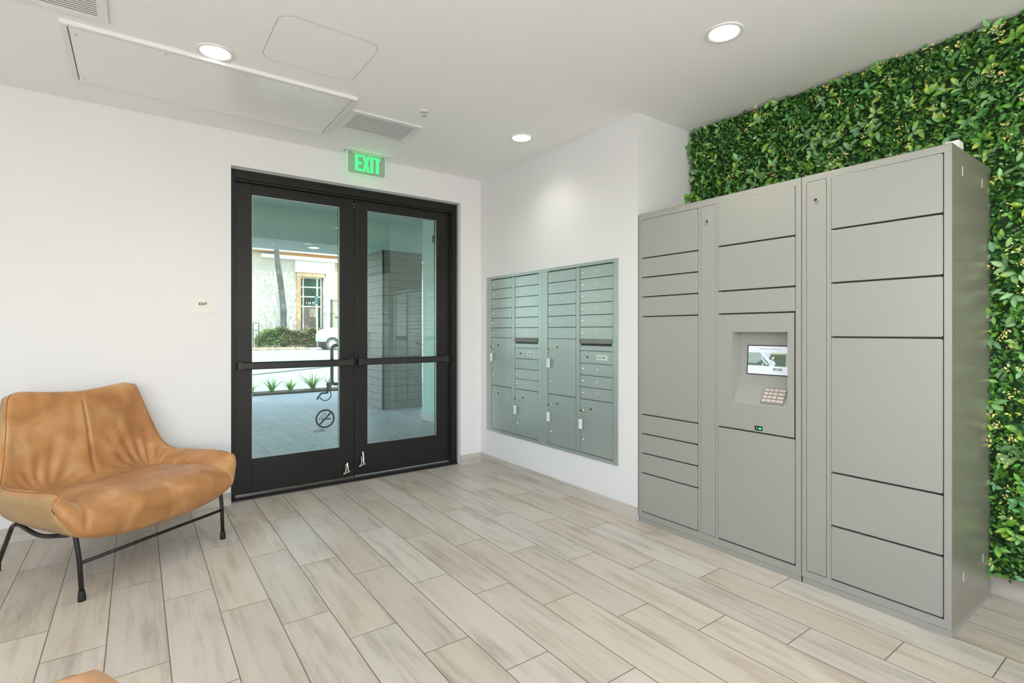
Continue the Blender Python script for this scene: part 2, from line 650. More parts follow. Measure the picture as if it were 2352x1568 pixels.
# baseboards of the same tile, butt joints every tile length
BH = 0.0904
w = MB()
w.box(DX1, -0.001, -0.010, 0, 0, BH)
struct(w.build('baseboard_far', M['base_x'], bevel=.0012))
w = MB()
for a, b in ((-2.985, DX0), (-3.807, -2.987), (-4.629, -3.809), (XL, -4.631)):
    w.box(a, b, -0.010, 0, 0, BH)
struct(w.build('baseboard_far_left', M['base_x'], bevel=.0012, fix=False))
w = MB()
for a, b in ((-0.709, -0.0105), (-1.539, -0.711), (YE, -1.541)):
    w.box(-0.010, 0, a, b, 0, BH)
struct(w.build('baseboard_right', M['base'], bevel=.0012, fix=False))
w = MB()
for a, b in ((-4.3, YE), (-5.12, -4.302), (-5.94, -5.122), (-6.76, -5.942), (YN, -6.762)):
    w.box(XG - .010, XG, a, b, 0, BH + .012)
struct(w.build('baseboard_recess', M['base'], bevel=.0012, fix=False))

# ------------------------------------------------------------------ entrance doors
YF = 0.075       # face of the frame
YD = 0.120       # face of the leaves
fr = MB()
fr.box(DX0, DX0 + .036, YF, 0.19, 0, DH - .004)
fr.box(DX1 - .050, DX1, YF, 0.19, 0, DH - .004)
fr.box(DX0 + .036, DX1 - .050, YF, 0.19, 2.420, DH - .004)
fr.box(DX0 + .036, DX1 - .062, YF + .012, 0.19, 2.404, 2.4198)
fr.box(DX1 - .062, DX1 - .0502, YF + .015, 0.19, 0, 2.4198)
frame = struct(fr.build('trim_1', M['door'], bevel=.002))
struct(MB().box(DX0, DX1, 0.045, 0.19, 0, 0.012).box(DX0, DX1, 0.075, 0.17, 0.012, 0.02).build('trim_2', M['bar'], bevel=.002))
# pale reveal bead round the opening
struct(MB().box(DX0, DX1, 0.045, 0.07, DH - .008, DH).box(DX1 - .006, DX1, 0.045, 0.07, 0, DH).build('trim_3', M['mail_trim']))


def leaf(name, x0, x1, gx0, gx1, hinge_left):
    """one glazed leaf: stiles and rails, glass, panic bar, foot bolt"""
    gz0, gz1 = 0.288, 2.323
    root = MB()
    root.box(x0, gx0, YD, YD + .05, 0.022, 2.402)
    root.box(gx1, x1, YD, YD + .05, 0.022, 2.402)
    root.box(gx0, gx1, YD, YD + .05, 0.022, gz0)
    root.box(gx0, gx1, YD, YD + .05, gz1, 2.402)
    o = struct(root.build(name, M['door'], bevel=.0018))
    MB().box(gx0 - .004, gx1 + .004, YD + .022, YD + .026, gz0 - .004, gz1 + .004).build('glass_pane', M['glass'], o)
    # glazing beads
    g = MB()
    for a, b, c, d in ((gx0, gx0 + .005, gz0, gz1), (gx1 - .005, gx1, gz0, gz1), (gx0, gx1, gz0, gz0 + .005), (gx0, gx1, gz1 - .005, gz1)):
        g.box(a, b, YD + .012, YD + .021, c, d)
    g.build('glazing_bead', M['mail_trim'], o)
    return o


dl = leaf('door_1', DX0 + .038, -1.2115, -2.007, -1.334, True)
dr = leaf('door_2', -1.2075, DX1 - .053, -1.093, -0.418, False)


def panic(parent, x0, x1, z0, z1):
    b = MB()
    b.prism([(0.052, z0 + .006), (0.058, z0), (0.085, z0), (0.085, z1), (0.060, z1), (0.052, z1 - .01)], 'x', x0, x1)
    b.box(x0, x0 + .05, .085, YD, z0 + .004, z1 - .004)
    b.box(x1 - .05, x1, .085, YD, z0 + .004, z1 - .004)
    bar = b.build('push_bar', M['bar'], parent, bevel=.002)
    c = MB()
    c.box(x0 - .004, x0 + .035, .049, .088, z0 - .002, z1 + .002)
    c.build('end_cap', M['bar'], bar, bevel=.003)
    c = MB()
    c.box(x1 - .035, x1 + .004, .049, .088, z0 - .002, z1 + .002)
    c.build('end_cap', M['bar'], bar, bevel=.003)
    return bar


panic(dl, -2.108, -1.244, 0.980, 1.036)
panic(dr, -1.190, -0.326, 0.982, 1.038)
# outside pull on the left leaf
pull = MB()
pull.tube(fillet([(-1.285, .165, 1.150), (-1.285, .235, 1.150), (-1.365, .235, 1.150), (-1.365, .235, .815), (-1.285, .235, .815), (-1.285, .165, .815)], .045, 6), .014, 12)
part_label(pull.build('pull_handle', M['tube'], dl), 'black pull handle on the street face')


def foot_bolt(parent, x, z0, z1, lean):
    b = MB()
    b.tube(bez([(x, YD - .004, z1), (x + .002, YD - .018, (z0 + z1) / 2), (x, YD - .03, z0 + .012)], 5), .0075, 10,
           radii=[.0095, .0085, .0075, .007, .0065, .0065, .0065, .007, .0075, .0085, .0095])
    b.tube(bez([(x - .012, YD - .006, z0 + .065), (x - .018, YD - .03, z0 + .03), (x - .032, YD - .045, z0)], 5), .006, 8)
    b.cyl((x - .04, YD - .045, z0 - .002), (x + .014, YD - .03, z0 + .008), .006)
    b.sphere((x - .04, YD - .047, z0), .010)
    part_label(b.build('foot_stop', [M['chrome']], parent, fix=False), 'small chrome kick-down stop')


foot_bolt(dr, -1.137, 0.118, 0.228, 1)
foot_bolt(dl, -1.272, 0.074, 0.150, 1)
MB().box(DX0 + .045, -1.2125, YD - .002, YD + .05, 0.0215, 0.0275).build('door_sweep', M['chrome'], dl)
MB().box(-1.206, DX1 - .06, YD - .002, YD + .05, 0.0215, 0.030).build('door_sweep', M['mail_trim'], dr)
# small hardware marks at the meeting stiles
mk = MB()
mk.cyl((-1.213, YD - .003, 2.36), (-1.213, YD, 2.36), .004).cyl((-1.213, YD - .003, 2.335), (-1.213, YD, 2.335), .004)
mk.build('stile_screw', M['chrome'], dl)

# window decals on the left leaf (seen from behind, so mirrored)
DYD = YD + .0215


LAYER = [0]


def ring(mb, cx, cz, r0, r1, y, a0=0.0, a1=2 * PI, seg=48, th=.0006, mi=0):
    v, f = [], []
    LAYER[0] += 1
    y -= LAYER[0] * .00012
    for i in range(seg + 1):
        a = a0 + (a1 - a0) * i / seg
        for r in (r0, r1):
            v.append((cx + r * math.cos(a), y, cz + r * math.sin(a)))
    for i in range(seg):
        f.append((2 * i, 2 * i + 1, 2 * i + 3, 2 * i + 2))
    mb.add(v, f, mi)


def strip(mb, pts, wdt, y, mi=0):
    """flat ribbon in the xz plane"""
    P = [np.array(p, float) for p in pts]
    v, f = [], []
    LAYER[0] += 1
    y -= LAYER[0] * .00012
    for i, p in enumerate(P):
        d = P[min(i + 1, len(P) - 1)] - P[max(i - 1, 0)]
        d /= np.linalg.norm(d)
        nn = np.array([-d[1], d[0]]) * wdt / 2
        v += [(p[0] + nn[0], y, p[1] + nn[1]), (p[0] - nn[0], y, p[1] - nn[1])]
    for i in range(len(P) - 1):
        f.append((2 * i, 2 * i + 1, 2 * i + 3, 2 * i + 2))
    mb.add(v, f, mi)


ns = MB()
NX, NZ = -1.449, 0.541
ring(ns, NX, NZ, .064, .079, DYD)
strip(ns, [(NX - .048, NZ - .048), (NX + .048, NZ + .048)], .015, DYD)
strip(ns, [(NX - .028, NZ - .004), (NX - .004, NZ - .004)], .011, DYD)
strip(ns, [(NX + .008, NZ - .004), (NX + .048, NZ - .004)], .011, DYD)
strip(ns, [(NX - .046, NZ - .012), (NX - .044, NZ + .010), (NX - .034, NZ + .018), (NX - .022, NZ + .022), (NX - .020, NZ + .038), (NX - .008, NZ + .048),
           (NX + .004, NZ + .044), (NX + .002, NZ + .032), (NX - .008, NZ + .026)], .0045, DYD)
strip(ns, [(NX - .038, NZ - .004), (NX - .034, NZ + .008), (NX - .020, NZ + .012), (NX - .010, NZ + .020)], .0035, DYD)
ns.build('no_smoking_decal', M['decal'], dl, fix=False)
iw = MB()
LAYER[0] = 0
IX, IZ = -1.447, 0.738
ring(iw, IX, IZ, .042, .050, DYD, math.radians(200), math.radians(400), 36)
iw.add([(IX + .020 + .0130 * math.cos(a), DYD, IZ + .088 + .0125 * math.sin(a)) for a in np.linspace(0, 2 * PI, 20, endpoint=False)], [tuple(range(20))])
strip(iw, [(IX + .022, IZ + .076), (IX + .018, IZ + .050), (IX + .014, IZ + .012)], .019, DYD)
strip(iw, [(IX + .022, IZ + .018), (IX - .036, IZ + .016), (IX - .068, IZ - .032)], .015, DYD)
strip(iw, [(IX + .020, IZ + .044), (IX - .026, IZ + .040)], .010, DYD)
iw.build('wheelchair_decal', M['decal'], dl, fix=False)

# ------------------------------------------------------------------ small signs
sg = MB()
sg.prism(rrect(-2.423, -2.253, 1.405, 1.520, .004), 'y', -0.0035, 0, 0)
ts = thing('wall_sign', 'small cream tactile plate reading EXIT on the wall between the leather chair and the doors', 'sign', (-2.338, 0, 1.405))
sg.build('plate', mat('cream_sign', (0.80, 0.775, 0.73), 0.5, var=.01), ts, off=(-2.338, 0, 1.405), bevel=.0008)
tx = MB()
put_text(tx, 'EXIT', 0.026, (-2.342, -0.0042, 1.4655), (1, 0, 0), (0, 0, 1), 0, .0008)
tx.build('lettering', M['ink'], ts, off=(-2.338, 0, 1.405), fix=False)

ex_o = (-1.18, -0.115, H)
ex = thing('exit_sign', 'clear hanging sign with glowing green EXIT letters above the black doors', 'sign', ex_o)
p_ = MB()
p_.prism([(-1.384, -.058), (-1.384, -.130), (-1.372, -.175), (-.985, -.175), (-.970, -.160), (-.985, -.058)], 'z', H - .007, H)
p_.build('mounting_plate', M['white_metal'], ex, off=ex_o, bevel=.001)
b_ = MB().cyl((-1.366, -.100, H - .009), (-1.366, -.100, H - .0065), .0065)
part_label(b_.build('test_button', M['black'], ex, off=ex_o), 'black test button')
AX0, AX1, AZ0 = -1.346, -1.026, 2.556
a_ = MB()
a_.prism(rrect(AX0, AX1, AZ0, H + .01, .016), 'y', -.117, -.113)
for i, v_ in enumerate(a_.v):
    if v_[2] > H - .0075:
        a_.v[i] = (v_[0], v_[1], H - .0075)
a_.build('acrylic_panel', M['acrylic'], ex, off=ex_o, fix=False)
e_ = MB()
pts = [(AX0, -.115, H - .008)] + [(AX0 + .016 - .016 * math.cos(a), -.115, AZ0 + .016 - .016 * math.sin(a)) for a in np.linspace(0, PI / 2, 6)] + \
      [(AX1 - .016 + .016 * math.sin(a), -.115, AZ0 + .016 - .016 * math.cos(a)) for a in np.linspace(0, PI / 2, 6)] + [(AX1, -.115, H - .008)]
e_.tube(pts, .0022, 6)
e_.build('panel_edge', M['acrylic_edge'], ex, off=ex_o)


def poly_letter(mb, polys, x, z, w_, h_, y0, y1):
    for pl in polys:
        mb.prism([(x + a * w_, z + b * h_) for a, b in pl], 'y', y0, y1)


L_E = [[(0, 0), (.46, 0), (.46, 1), (0, 1)], [(.46, 0), (1, 0), (1, .13), (.46, .13)], [(.46, .43), (1, .43), (1, .57), (.46, .57)], [(.46, .87), (1, .87), (1, 1), (.46, 1)]]
L_X = [[(0, 1), (.40, 1), (.52, .62), (.64, 1), (1, 1), (.72, .5), (1.02, 0), (.60, 0), (.48, .32), (.36, 0), (-.02, 0), (.26, .5)]]
L_I = [[(0, 0), (1, 0), (1, 1), (0, 1)]]
L_T = [[(.27, 0), (.75, 0), (.75, .85), (.27, .85)], [(0, .85), (1, .85), (1, 1), (0, 1)]]
lt = MB()
ZL, HL, YL = 2.583, .130, -.1185
poly_letter(lt, L_E, -1.286, ZL, .058, HL, YL, YL - .001)
poly_letter(lt, L_X, -1.223, ZL, .060, HL, YL, YL - .001)
poly_letter(lt, L_I, -1.158, ZL, .027, HL, YL, YL - .001)
poly_letter(lt, L_T, -1.126, ZL, .056, HL, YL, YL - .001)
part_label(lt.build('letters', M['exit_green'], ex, off=ex_o), 'lit green EXIT letters')
gl = light('exit_sign_glow', 'AREA', (-1.18, -.118, H - .012), (0, 0, 0), 0.07, (0.25, 1.0, 0.38), shape='RECTANGLE', size=.26, size_y=.01)
gl2 = light('exit_sign_glow', 'AREA', (-1.18, -.110, 2.65), (math.radians(90), 0, 0), 0.05, (0.2, 1.0, 0.35), shape='RECTANGLE', size=.24, size_y=.13)

# ------------------------------------------------------------------ ceiling fittings
def downlight(label, x, y, z=H, power=34.0, group='recessed round lights in the lobby ceiling', on=True):
    t = thing('downlight', label, 'ceiling light', (x, y, z), 0, group)
    r = MB()
    prof = [(.090, 0), (.090, -.004), (.086, -.007), (.074, -.006), (.068, -.001), (.068, 0)]
    seg = 40
    v = [(x + a * math.cos(2 * PI * k / seg), y + a * math.sin(2 * PI * k / seg), z + b) for a, b in prof for k in range(seg)]
    f = [(i * seg + k, i * seg + (k + 1) % seg, (i + 1) * seg + (k + 1) % seg, (i + 1) * seg + k) for i in range(len(prof) - 1) for k in range(seg)]
    r.add(v, f, 0, True)
    r.build('trim_ring', M['white_metal'], t, off=(x, y, z))
    d = MB()
    d.cyl((x, y, z - .0035), (x, y, z - .0005), .069, seg=40)
    part_label(d.build('lamp_disc', M['lamp_disc'], t, off=(x, y, z)), 'glowing white disc')
    light('downlight_glow', 'SPOT', (x, y, z - .012), (0, 0, 0), power, (1.0, 0.965, 0.92), spot_size=math.radians(128), spot_blend=1.0, shadow_soft_size=.065)
    return t


downlight('round ceiling light beside the long white ceiling panel', -2.390, -1.160, power=26.0)
downlight('largest round ceiling light, over the parcel lockers', -0.383, -2.832, power=42.0)
downlight('small round ceiling light near the mailbox wall and far corner', -0.357, -1.139, power=16.5)

for x_, y_, w_ in ((-2.39, -2.832, 'straight above the open floor between chair and camera'), (-0.383, -4.50, 'over the leaf wall past the locker tower'),
                   (-2.39, -4.50, 'right above the camera'), (-4.40, -1.160, 'in the unseen corner past the leather chair'), (-4.40, -2.832, 'in front of the unseen side window')):
    downlight('added unseen round ceiling light, ' + w_, x_, y_, power=40.0)  # unseen ceiling lights added to brighten floor and ceiling

t = thing('ceiling_access_cover', 'long glossy white rectangular panel hung under the ceiling beside the exit sign', 'ceiling panel', (-2.31, -.76, H))
o_ = (-2.31, -.76, H)
PX0, PX1, PY0, PY1 = -3.022, -1.600, -1.080, -0.390
HD = .022
c = MB()
c.box(PX0, PX1, PY0, PY0 + .026, H - HD, H).box(PX0, PX0 + .026, PY0 + .026, PY1, H - HD, H).box(PX1 - .026, PX1, PY0 + .026, PY1, H - HD, H).box(PX0 + .026, PX1 - .026, PY1 - .006, PY1, H - HD, H)
c.build('frame', M['white_metal'], t, off=o_, bevel=.0015, fix=False)
c = MB().box(PX0 + .031, PX1 - .031, PY0 + .031, PY1 - .007, H - HD + .002, H - .004)
c.build('panel', M['white_gloss'], t, off=o_)
for sx, sy in ((PX0 + .055, PY0 + .10), (PX0 + .055, PY1 - .05), (PX0 + .42, PY0 + .055), (PX1 - .32, PY0 + .055), (PX0 + .80, PY0 + .055)):
    MB().cyl((sx, sy, H - HD + .0005), (sx, sy, H - HD + .003), .005, seg=10).build('screw', M['ink_grey'], t, off=o_)

t = thing('ceiling_hatch', 'flush rounded access hatch in the plaster ceiling, outlined by a thin dark joint', 'hatch', (-1.95, -1.48, H))
o_ = (-1.95, -1.48, H)
c = MB()
outer = rrect(-2.190, -1.700, -1.730, -1.245, .075, 8)
inner = rrect(-2.1865, -1.7035, -1.7265, -1.2485, .0715, 8)
n_ = len(outer)
c.add([(a, b, H - .0006) for a, b in outer] + [(a, b, H - .0006) for a, b in inner], [(i, (i + 1) % n_, n_ + (i + 1) % n_, n_ + i) for i in range(n_)])
c.build('joint', mat('hatch_joint', (0.45, 0.44, 0.43), .9), t, off=o_)
c = MB().prism(inner, 'z', H - .0012, H + .002)
c.build('hatch_panel', M['ceiling'], t, off=o_)


def vent(label, x0, x1, y0, y1, b0, b1, n, rim=.035):
    cx, cy = (x0 + x1) / 2, (y0 + y1) / 2
    o_ = (cx, cy, H)
    t = thing('ceiling_vent', label, 'air vent', o_, 0, 'louvred ceiling vents')
    c = MB()
    z0 = H - .010
    c.box(x0, x1, y0, y0 + rim, z0, H).box(x0, x1, y1 - rim, y1, z0, H).box(x0, x0 + rim, y0 + rim, y1 - rim, z0, H).box(x1 - rim, x1, y0 + rim, y1 - rim, z0, H)
    c.build('frame', M['white_metal'], t, off=o_, bevel=.0015, fix=False)
    c = MB().box(x0 + rim, x1 - rim, y0 + rim, y1 - rim, H - .0012, H - .0004)
    c.build('duct_opening', M['grille_dark'], t, off=o_)
    c = MB()
    for i in range(n):
        y = y0 + rim + (y1 - y0 - 2 * rim) * (i + .5) / n
        hw = (y1 - y0 - 2 * rim) / n * .30
        c.box(x0 + rim, x1 - rim, y - hw, y + hw, H - .0085, H - .0075)
    c.build('slats', M['white_metal'], t, off=o_, fix=False)
    return t


vent('white louvred ceiling vent between the long ceiling panel and the exit sign', -1.562, -1.055, -0.890, -0.528, 0, 0, 15)
vent('white louvred ceiling vent at the picture corner, cut by the frame', -3.34, -2.833, -1.62, -1.155, 0, 0, 20, .040)


def sprinkler(label, x, y, z, group=None):
    o_ = (x, y, z)
    t = thing('sprinkler_head', label, 'sprinkler', o_, 0, group)
    c = MB().cyl((x, y, z), (x, y, z - .004), .036, .033, 28)
    c.cyl((x, y, z - .004), (x, y, z - .007), .030, .022, 28)
    c.build('escutcheon', M['white_metal'], t, off=o_)
    c = MB().cyl((x, y, z - .006), (x, y, z - .030), .007, .006, 12)
    c.cyl((x, y, z - .030), (x, y, z - .032), .014, .014, 16)
    c.build('sprinkler_body', M['chrome'], t, off=o_)
    return t


sprinkler('small white and chrome sprinkler head on the ceiling beyond the louvred vent', -1.167, -1.133, H)

# ------------------------------------------------------------------ mailbox cabinets
def mail_lock(parent, y, z, off, big=False):
    r = .0095
    c = MB().cyl((-.0045, y, z), (-.010, y, z), r, r * .95, 18)
    c.sphere((-.010, y, z), r * .9, sc=(.45, 1, 1), seg=14, rings=8)
    c.box(-.0150, -.0135, y - .0012, y + .0012, z - .004, z + .004)
    return part_label(c.build('lock', M['chrome'], parent, off=off), 'nickel cam lock')


def mail_door(parent, y0, y1, z0, z1, number, off, lock=True, name='door'):
    g = .0017
    c = MB().box(-.0055, .010, y0 + g, y1 - g, z0 + g, z1 - g)
    if number:
        put_text(c, number, .026, (-.0058, (y0 + y1) / 2 - .01, (z0 + z1) / 2 + .004), (0, -1, 0), (0, 0, 1), 1, .0003)
    d = c.build(name, [M['mail'], M['engrave']], parent, off=off, bevel=.0008, fix=False)
    if lock:
        mail_lock(d, y1 - .033, (z0 + z1) / 2, off)
    return d


def parcel_door(parent, y0, y1, z0, z1, number, off):
    g = .0017
    c = MB().box(-.0055, .010, y0 + g, y1 - g, z0 + g, z1 - g)
    if number:
        put_text(c, number, .026, (-.0058, (y0 + y1) / 2 - .01, (z0 + z1) / 2 - .0), (0, -1, 0), (0, 0, 1), 1, .0003)
    for dy in (-.022, .022):
        for dz in (-.018, .018):
            c.cyl((-.0054, y1 - .115 + dy, z1 - .068 + dz), (-.0066, y1 - .115 + dy, z1 - .068 + dz), .0026, seg=8, mi=1)
    d = c.build('parcel_door', [M['mail'], M['engrave']], parent, off=off, bevel=.0008, fix=False)
    mail_lock(d, y1 - .036, z1 - .085, off)
    mail_lock(d, y1 - .036, z0 + .10 if z1 - z0 < .42 else z0 + .10, off)
    k = MB().cyl((-.0050, y1 - .115, z1 - .068), (-.0075, y1 - .115, z1 - .068), .0075, seg=16)
    k.cyl((-.0075, y1 - .115, z1 - .068), (-.009, y1 - .115, z1 - .068), .004, seg=10)
    part_label(k.build('keyhole', M['black'], d, off=off), 'dark round service lock')
    return d


def mailbox(label, yo0, yo1, cols, numbers, group):
    """cols: two (y0,y1) columns seen from the room, first nearest the corner"""
    off = (0, (yo0 + yo1) / 2, .331)
    t = thing('mailbox_cabinet', label, 'mailbox', off, 0, group)
    zt, zb = 1.752, .360
    f = MB()
    # dark carcass behind, trim in front
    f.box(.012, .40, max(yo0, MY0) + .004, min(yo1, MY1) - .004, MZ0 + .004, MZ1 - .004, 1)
    (a0, a1), (b0, b1) = cols          # a nearest corner: a1 > a0
    tr = -.010
    f.box(tr, .012, yo0, yo1, zt + .006, 1.782)
    f.box(tr, .012, yo0, yo1, .331, zb - .003)
    f.box(tr, .012, a1 + .004, yo1, zb - .003, zt + .006)
    f.box(tr, .012, yo0, b0 - .004, zb - .003, zt + .006)
    f.box(tr + .004, .012, b1 + .003, a0 - .003, zb, zt + .002)
    # bright bead strips along the door columns
    for y in (a1 + .002, b1 + .002):
        f.box(tr - .0015, 0, y, y + .0045, zb, zt)
    f.build('cabinet_frame', [M['mail_trim'], M['mail_dark']], t, off=off, bevel=.0008, fix=False)
    k = 0
    P = .0889
    # column with two parcel doors
    z = zt
    for i in range(6):
        mail_door(t, a0, a1, z - P - .0015 * (i == 5), z, numbers[0][i], off)
        z -= P + .0012
    parcel_door(t, a0, a1, .765, 1.211, numbers[1][0], off)
    parcel_door(t, a0, a1, .358, .763, numbers[1][1], off)
    z = zt
    for i in range(6):
        mail_door(t, b0, b1, z - P, z, numbers[2][i], off)
        z -= P + .0012
    # outgoing mail slot with its hood
    s = MB().box(-.0050, .010, b0 + .001, b1 - .001, 1.127, 1.213)
    s.build('slot_panel', M['mail'], t, off=off, bevel=.0008)
    s = MB()
    s.add([(-.006, b0 - .012, 1.216), (-.006, b1 + .012, 1.216), (-.022, b1 - .006, 1.183), (-.022, b0 + .018, 1.183),
           (-.006, b0 - .012, 1.212), (-.006, b1 + .012, 1.212), (-.019, b1 - .006, 1.180), (-.019, b0 + .018, 1.180)],
          [(0, 1, 2, 3), (4, 7, 6, 5), (0, 3, 7, 4), (1, 5, 6, 2), (3, 2, 6, 7), (0, 4, 5, 1)])
    hd = s.build('slot_hood', M['mail_slot'], t, off=off, bevel=.0006)
    tx = MB()
    ym = (b0 + b1) / 2
    put_text(tx, 'OUTGOING MAIL', .010, (-.0148, ym, 1.1996), (0, -1, 0), Vector((.016, 0, .033)).normalized(), 0, .0002)
    tx.build('hood_lettering', M['ink_grey'], hd, off=off, fix=False)
    MB().box(-.0075, -.0052, b0 + .012, b1 - .012, 1.163, 1.181).build('slot_opening', M['black'], t, off=off)
    # carrier access panel
    s = MB().box(-.0055, .010, b0 + .001, b1 - .001, 1.034, 1.124)
    s.box(-.0065, -.005, ym - .115, ym - .005, 1.060, 1.100, 1)
    for q_ in (-.0003, .0003):
        put_text(s, 'U.S. MAIL', .0185, (-.0068 - q_ * .2, ym - .060 + q_, 1.079), (0, -1, 0), (0, 0, 1), 2, 0.0)
    for y in (b1 - .045, b1 - .115, b0 + .045):
        for z_ in (1.052, 1.106):
            s.cyl((-.0054, y, z_), (-.0068, y, z_), .0028, seg=8, mi=1)
    ap = s.build('carrier_panel', [M['mail'], M['engrave'], M['ink']], t, off=off, bevel=.0008, fix=False)
    MB().cyl((-.005, b1 - .080, 1.078), (-.0080, b1 - .080, 1.078), .008, seg=16).cyl((-.008, b1 - .08, 1.078), (-.009, b1 - .08, 1.078), .0035, seg=8).build('keyhole', M['black'], ap, off=off)
    z = 1.032
    for i in range(3):
        mail_door(t, b0, b1, z - P, z, numbers[3][i], off)
        z -= P + .0004
    parcel_door(t, b0, b1, .360, .763, numbers[4][0], off)
    # maker's mark strip at the bottom rail
    mk = MB()
    mk.box(tr - .0008, tr, yo0 + .105, yo0 + .145, .340, .350)
    mk.cyl((tr, yo0 + .085, .345), (tr - .001, yo0 + .085, .345), .005, seg=12)
    mk.box(tr - .0008, tr, yo0 + .030, yo0 + .068, .340, .350)
    mk.build('maker_mark', M['ink_grey'], t, off=off, fix=False)
    return t


nums1 = [[str(i) for i in range(1, 7)], ['1', '2'], [str(i) for i in range(7, 13)], ['13', '14', '15'], ['3']]
nums2 = [[str(i) for i in range(16, 22)], ['4', '5'], [str(i) for i in range(22, 28)], ['28', '29', '30'], ['6']]
mailbox('grey-green wall mailbox cabinet nearest the black entrance doors', -.955, -.121, ((-.526, -.196), (-.908, -.574)), nums1, 'recessed mailbox cabinets')
mailbox('grey-green wall mailbox cabinet nearest the grey parcel lockers', -1.790, -.957, ((-1.361, -1.030), (-1.743, -1.407)), nums2, 'recessed mailbox cabinets')

# keys with paper tags hanging from parcel door locks
def key(label, yl, zl, drop, sway=.012):
    o_ = (-.02, yl, zl)
    t = thing('tagged_key', label, 'key', o_, 0, 'keys with white tags on the parcel doors')
    k = MB()
    k.box(-.032, -.0158, yl - .0012, yl + .0012, zl - .004, zl + .004)
    k.cyl((-.034, yl - .0012, zl), (-.034, yl + .0012, zl), .009, seg=14)
    part_label(k.build('key', M['brass'], t, off=o_), 'brass key')
    r = MB()
    r.tube([(-.036, yl + .006 * math.sin(a) + sway * .5, zl - .014 - .012 * math.cos(a)) for a in np.linspace(0, 2 * PI, 16, endpoint=False)], .001, 6, closed=True)
    r.tube([(-.034, yl + sway * .6, zl - .026), (-.028, yl + sway, zl - drop)], .0009, 6)
    r.build('key_ring', M['chrome'], t, off=o_)
    c = MB().box(-.026, -.024, yl + sway - .018, yl + sway + .018, zl - drop - .072, zl - drop)
    c.box(-.0265, -.026, yl + sway - .008, yl + sway + .008, zl - drop - .055, zl - drop - .018, 1)
    part_label(c.build('paper_tag', [M['tag'], mat('tag_print', (.70, .72, .74), .6)], t, off=o_, bevel=.0005, fix=False), 'white paper tag')


key('key with white tag on the upper parcel door nearest the entrance doors', -.232, 1.126, .062)
key('key with white tag on the bottom parcel door of the mailbox cabinet beside the doors', -.610, .678, .062)
key('key with white tag on the upper parcel door of the mailbox cabinet beside the lockers', -1.066, 1.126, .075)
key('key with white tag on the lower parcel door below another tag', -1.066, .678, .062)
key('key with white tag lowest and closest to the parcel lockers', -1.443, .678, .066)

# ------------------------------------------------------------------ parcel lockers
LH = 2.048
LY0, LYM, LY1 = -3.619, -3.019, -1.970
LD = 0.587


def locker_body(t, y0, y1, off, kiosk=False):
    c = MB()
    c.box(.101, LD - .001, y0 + .0015, y1 - .0015, .03, LH - .001, 0)
    if kiosk:
        c.box(.030, .1, y0 + .0015, y1 - .0015, .03, .865, 0).box(.030, .1, y0 + .0015, y1 - .0015, 1.275, LH - .001, 0)
        c.box(.030, .1, y0 + .0015, -2.953, .8655, 1.2745, 0).box(.030, .1, -2.644, y1 - .0015, .8655, 1.2745, 0)
    else:
        c.box(.030, .1, y0 + .0015, y1 - .0015, .03, LH - .001, 0)
    c.build('locker_body', [M['locker_dark'], M['locker']], t, off=off, fix=False)
    s = MB()
    s.box(.0, LD, y0, y0 + .0015, .032, LH)
    s.box(.0, LD, y1 - .0015, y1, .032, LH)
    s.box(.0, LD, y0 + .0015, y1 - .0015, LH - .0005, LH + .001)
    s.build('side_panels', M['locker_side'], t, off=off, fix=False)
    p = MB().box(.004, LD - .002, y0 + .003, y1 - .003, 0, .030)
    p.build('plinth', M['locker'], t, off=off, bevel=.001)


def fbox(c, y0, y1, z0, z1):
    c.box(0, .030, y0, y1, z0, z1)


def ldoor(t, y0, y1, z0, z1, off, bottom_gap=.006, name='door'):
    c = MB().box(-.0015, .020, y0 + .0075, y1 - .0015, z0 + bottom_gap, z1 - .0015)
    # folded return along the free edge
    c.box(.0015, .022, y0 + .0035, y0 + .0080, z0 + bottom_gap + .002, z1 - .004)
    return c.build(name, M['locker'], t, off=off, bevel=.0012, fix=False)


def round_lock(t, y, z, off):
    c = MB().cyl((-.0015, y, z), (-.0060, y, z), .0135, .0125, 24)
    l_ = c.build('lock', M['chrome'], t, off=off)
    MB().cyl((-.0060, y, z), (-.0072, y, z), .0075, .0070, 16).box(-.0085, -.0072, y - .0015, y + .0015, z - .006, z + .006).build('keyhole', M['ink'], l_, off=off)


# unit with the touch screen
off = (0, (LYM + LY1) / 2, 0)
ta = thing('parcel_locker', 'grey parcel locker bank with touch screen and keypad beside the mailbox wall', 'locker', off)
locker_body(ta, LYM, LY1, off, True)
f = MB()
A0, A1 = -2.424, -1.994       # narrow door column
S0, S1 = -2.538, -2.441       # service strip
K0, K1 = -2.991, -2.555       # kiosk column
ZT, ZB = 2.010, .071
fbox(f, LYM + .0017, LY1 - .0017, ZT, LH - .001)
fbox(f, LYM + .0017, LY1 - .0017, .032, ZB)
fbox(f, A1, LY1 - .0017, ZB, ZT)
fbox(f, S1, A0, ZB, ZT)
fbox(f, K1, S0, ZB, ZT)
fbox(f, LYM + .0017, K0, ZB, ZT)
f.build('face_frame', M['locker'], ta, off=off, bevel=.0008, fix=False)
zs = [2.009, 1.752, 1.624, 1.495, 1.365, .717, .589, .460, .329, .071]
for i in range(9):
    ldoor(ta, A0, A1, zs[i + 1], zs[i], off)
MB().box(-.001, .02, S0 + .002, S1 - .002, ZB + .002, ZT - .002).build('service_panel', M['locker'], ta, off=off, bevel=.0012)
round_lock(ta, -2.487, 1.917, off)
for a, b in ((2.011, 1.756), (1.756, 1.497), (1.497, 1.366), (.719, .072)):
    ldoor(ta, K0, K1, b, a, off, .007)
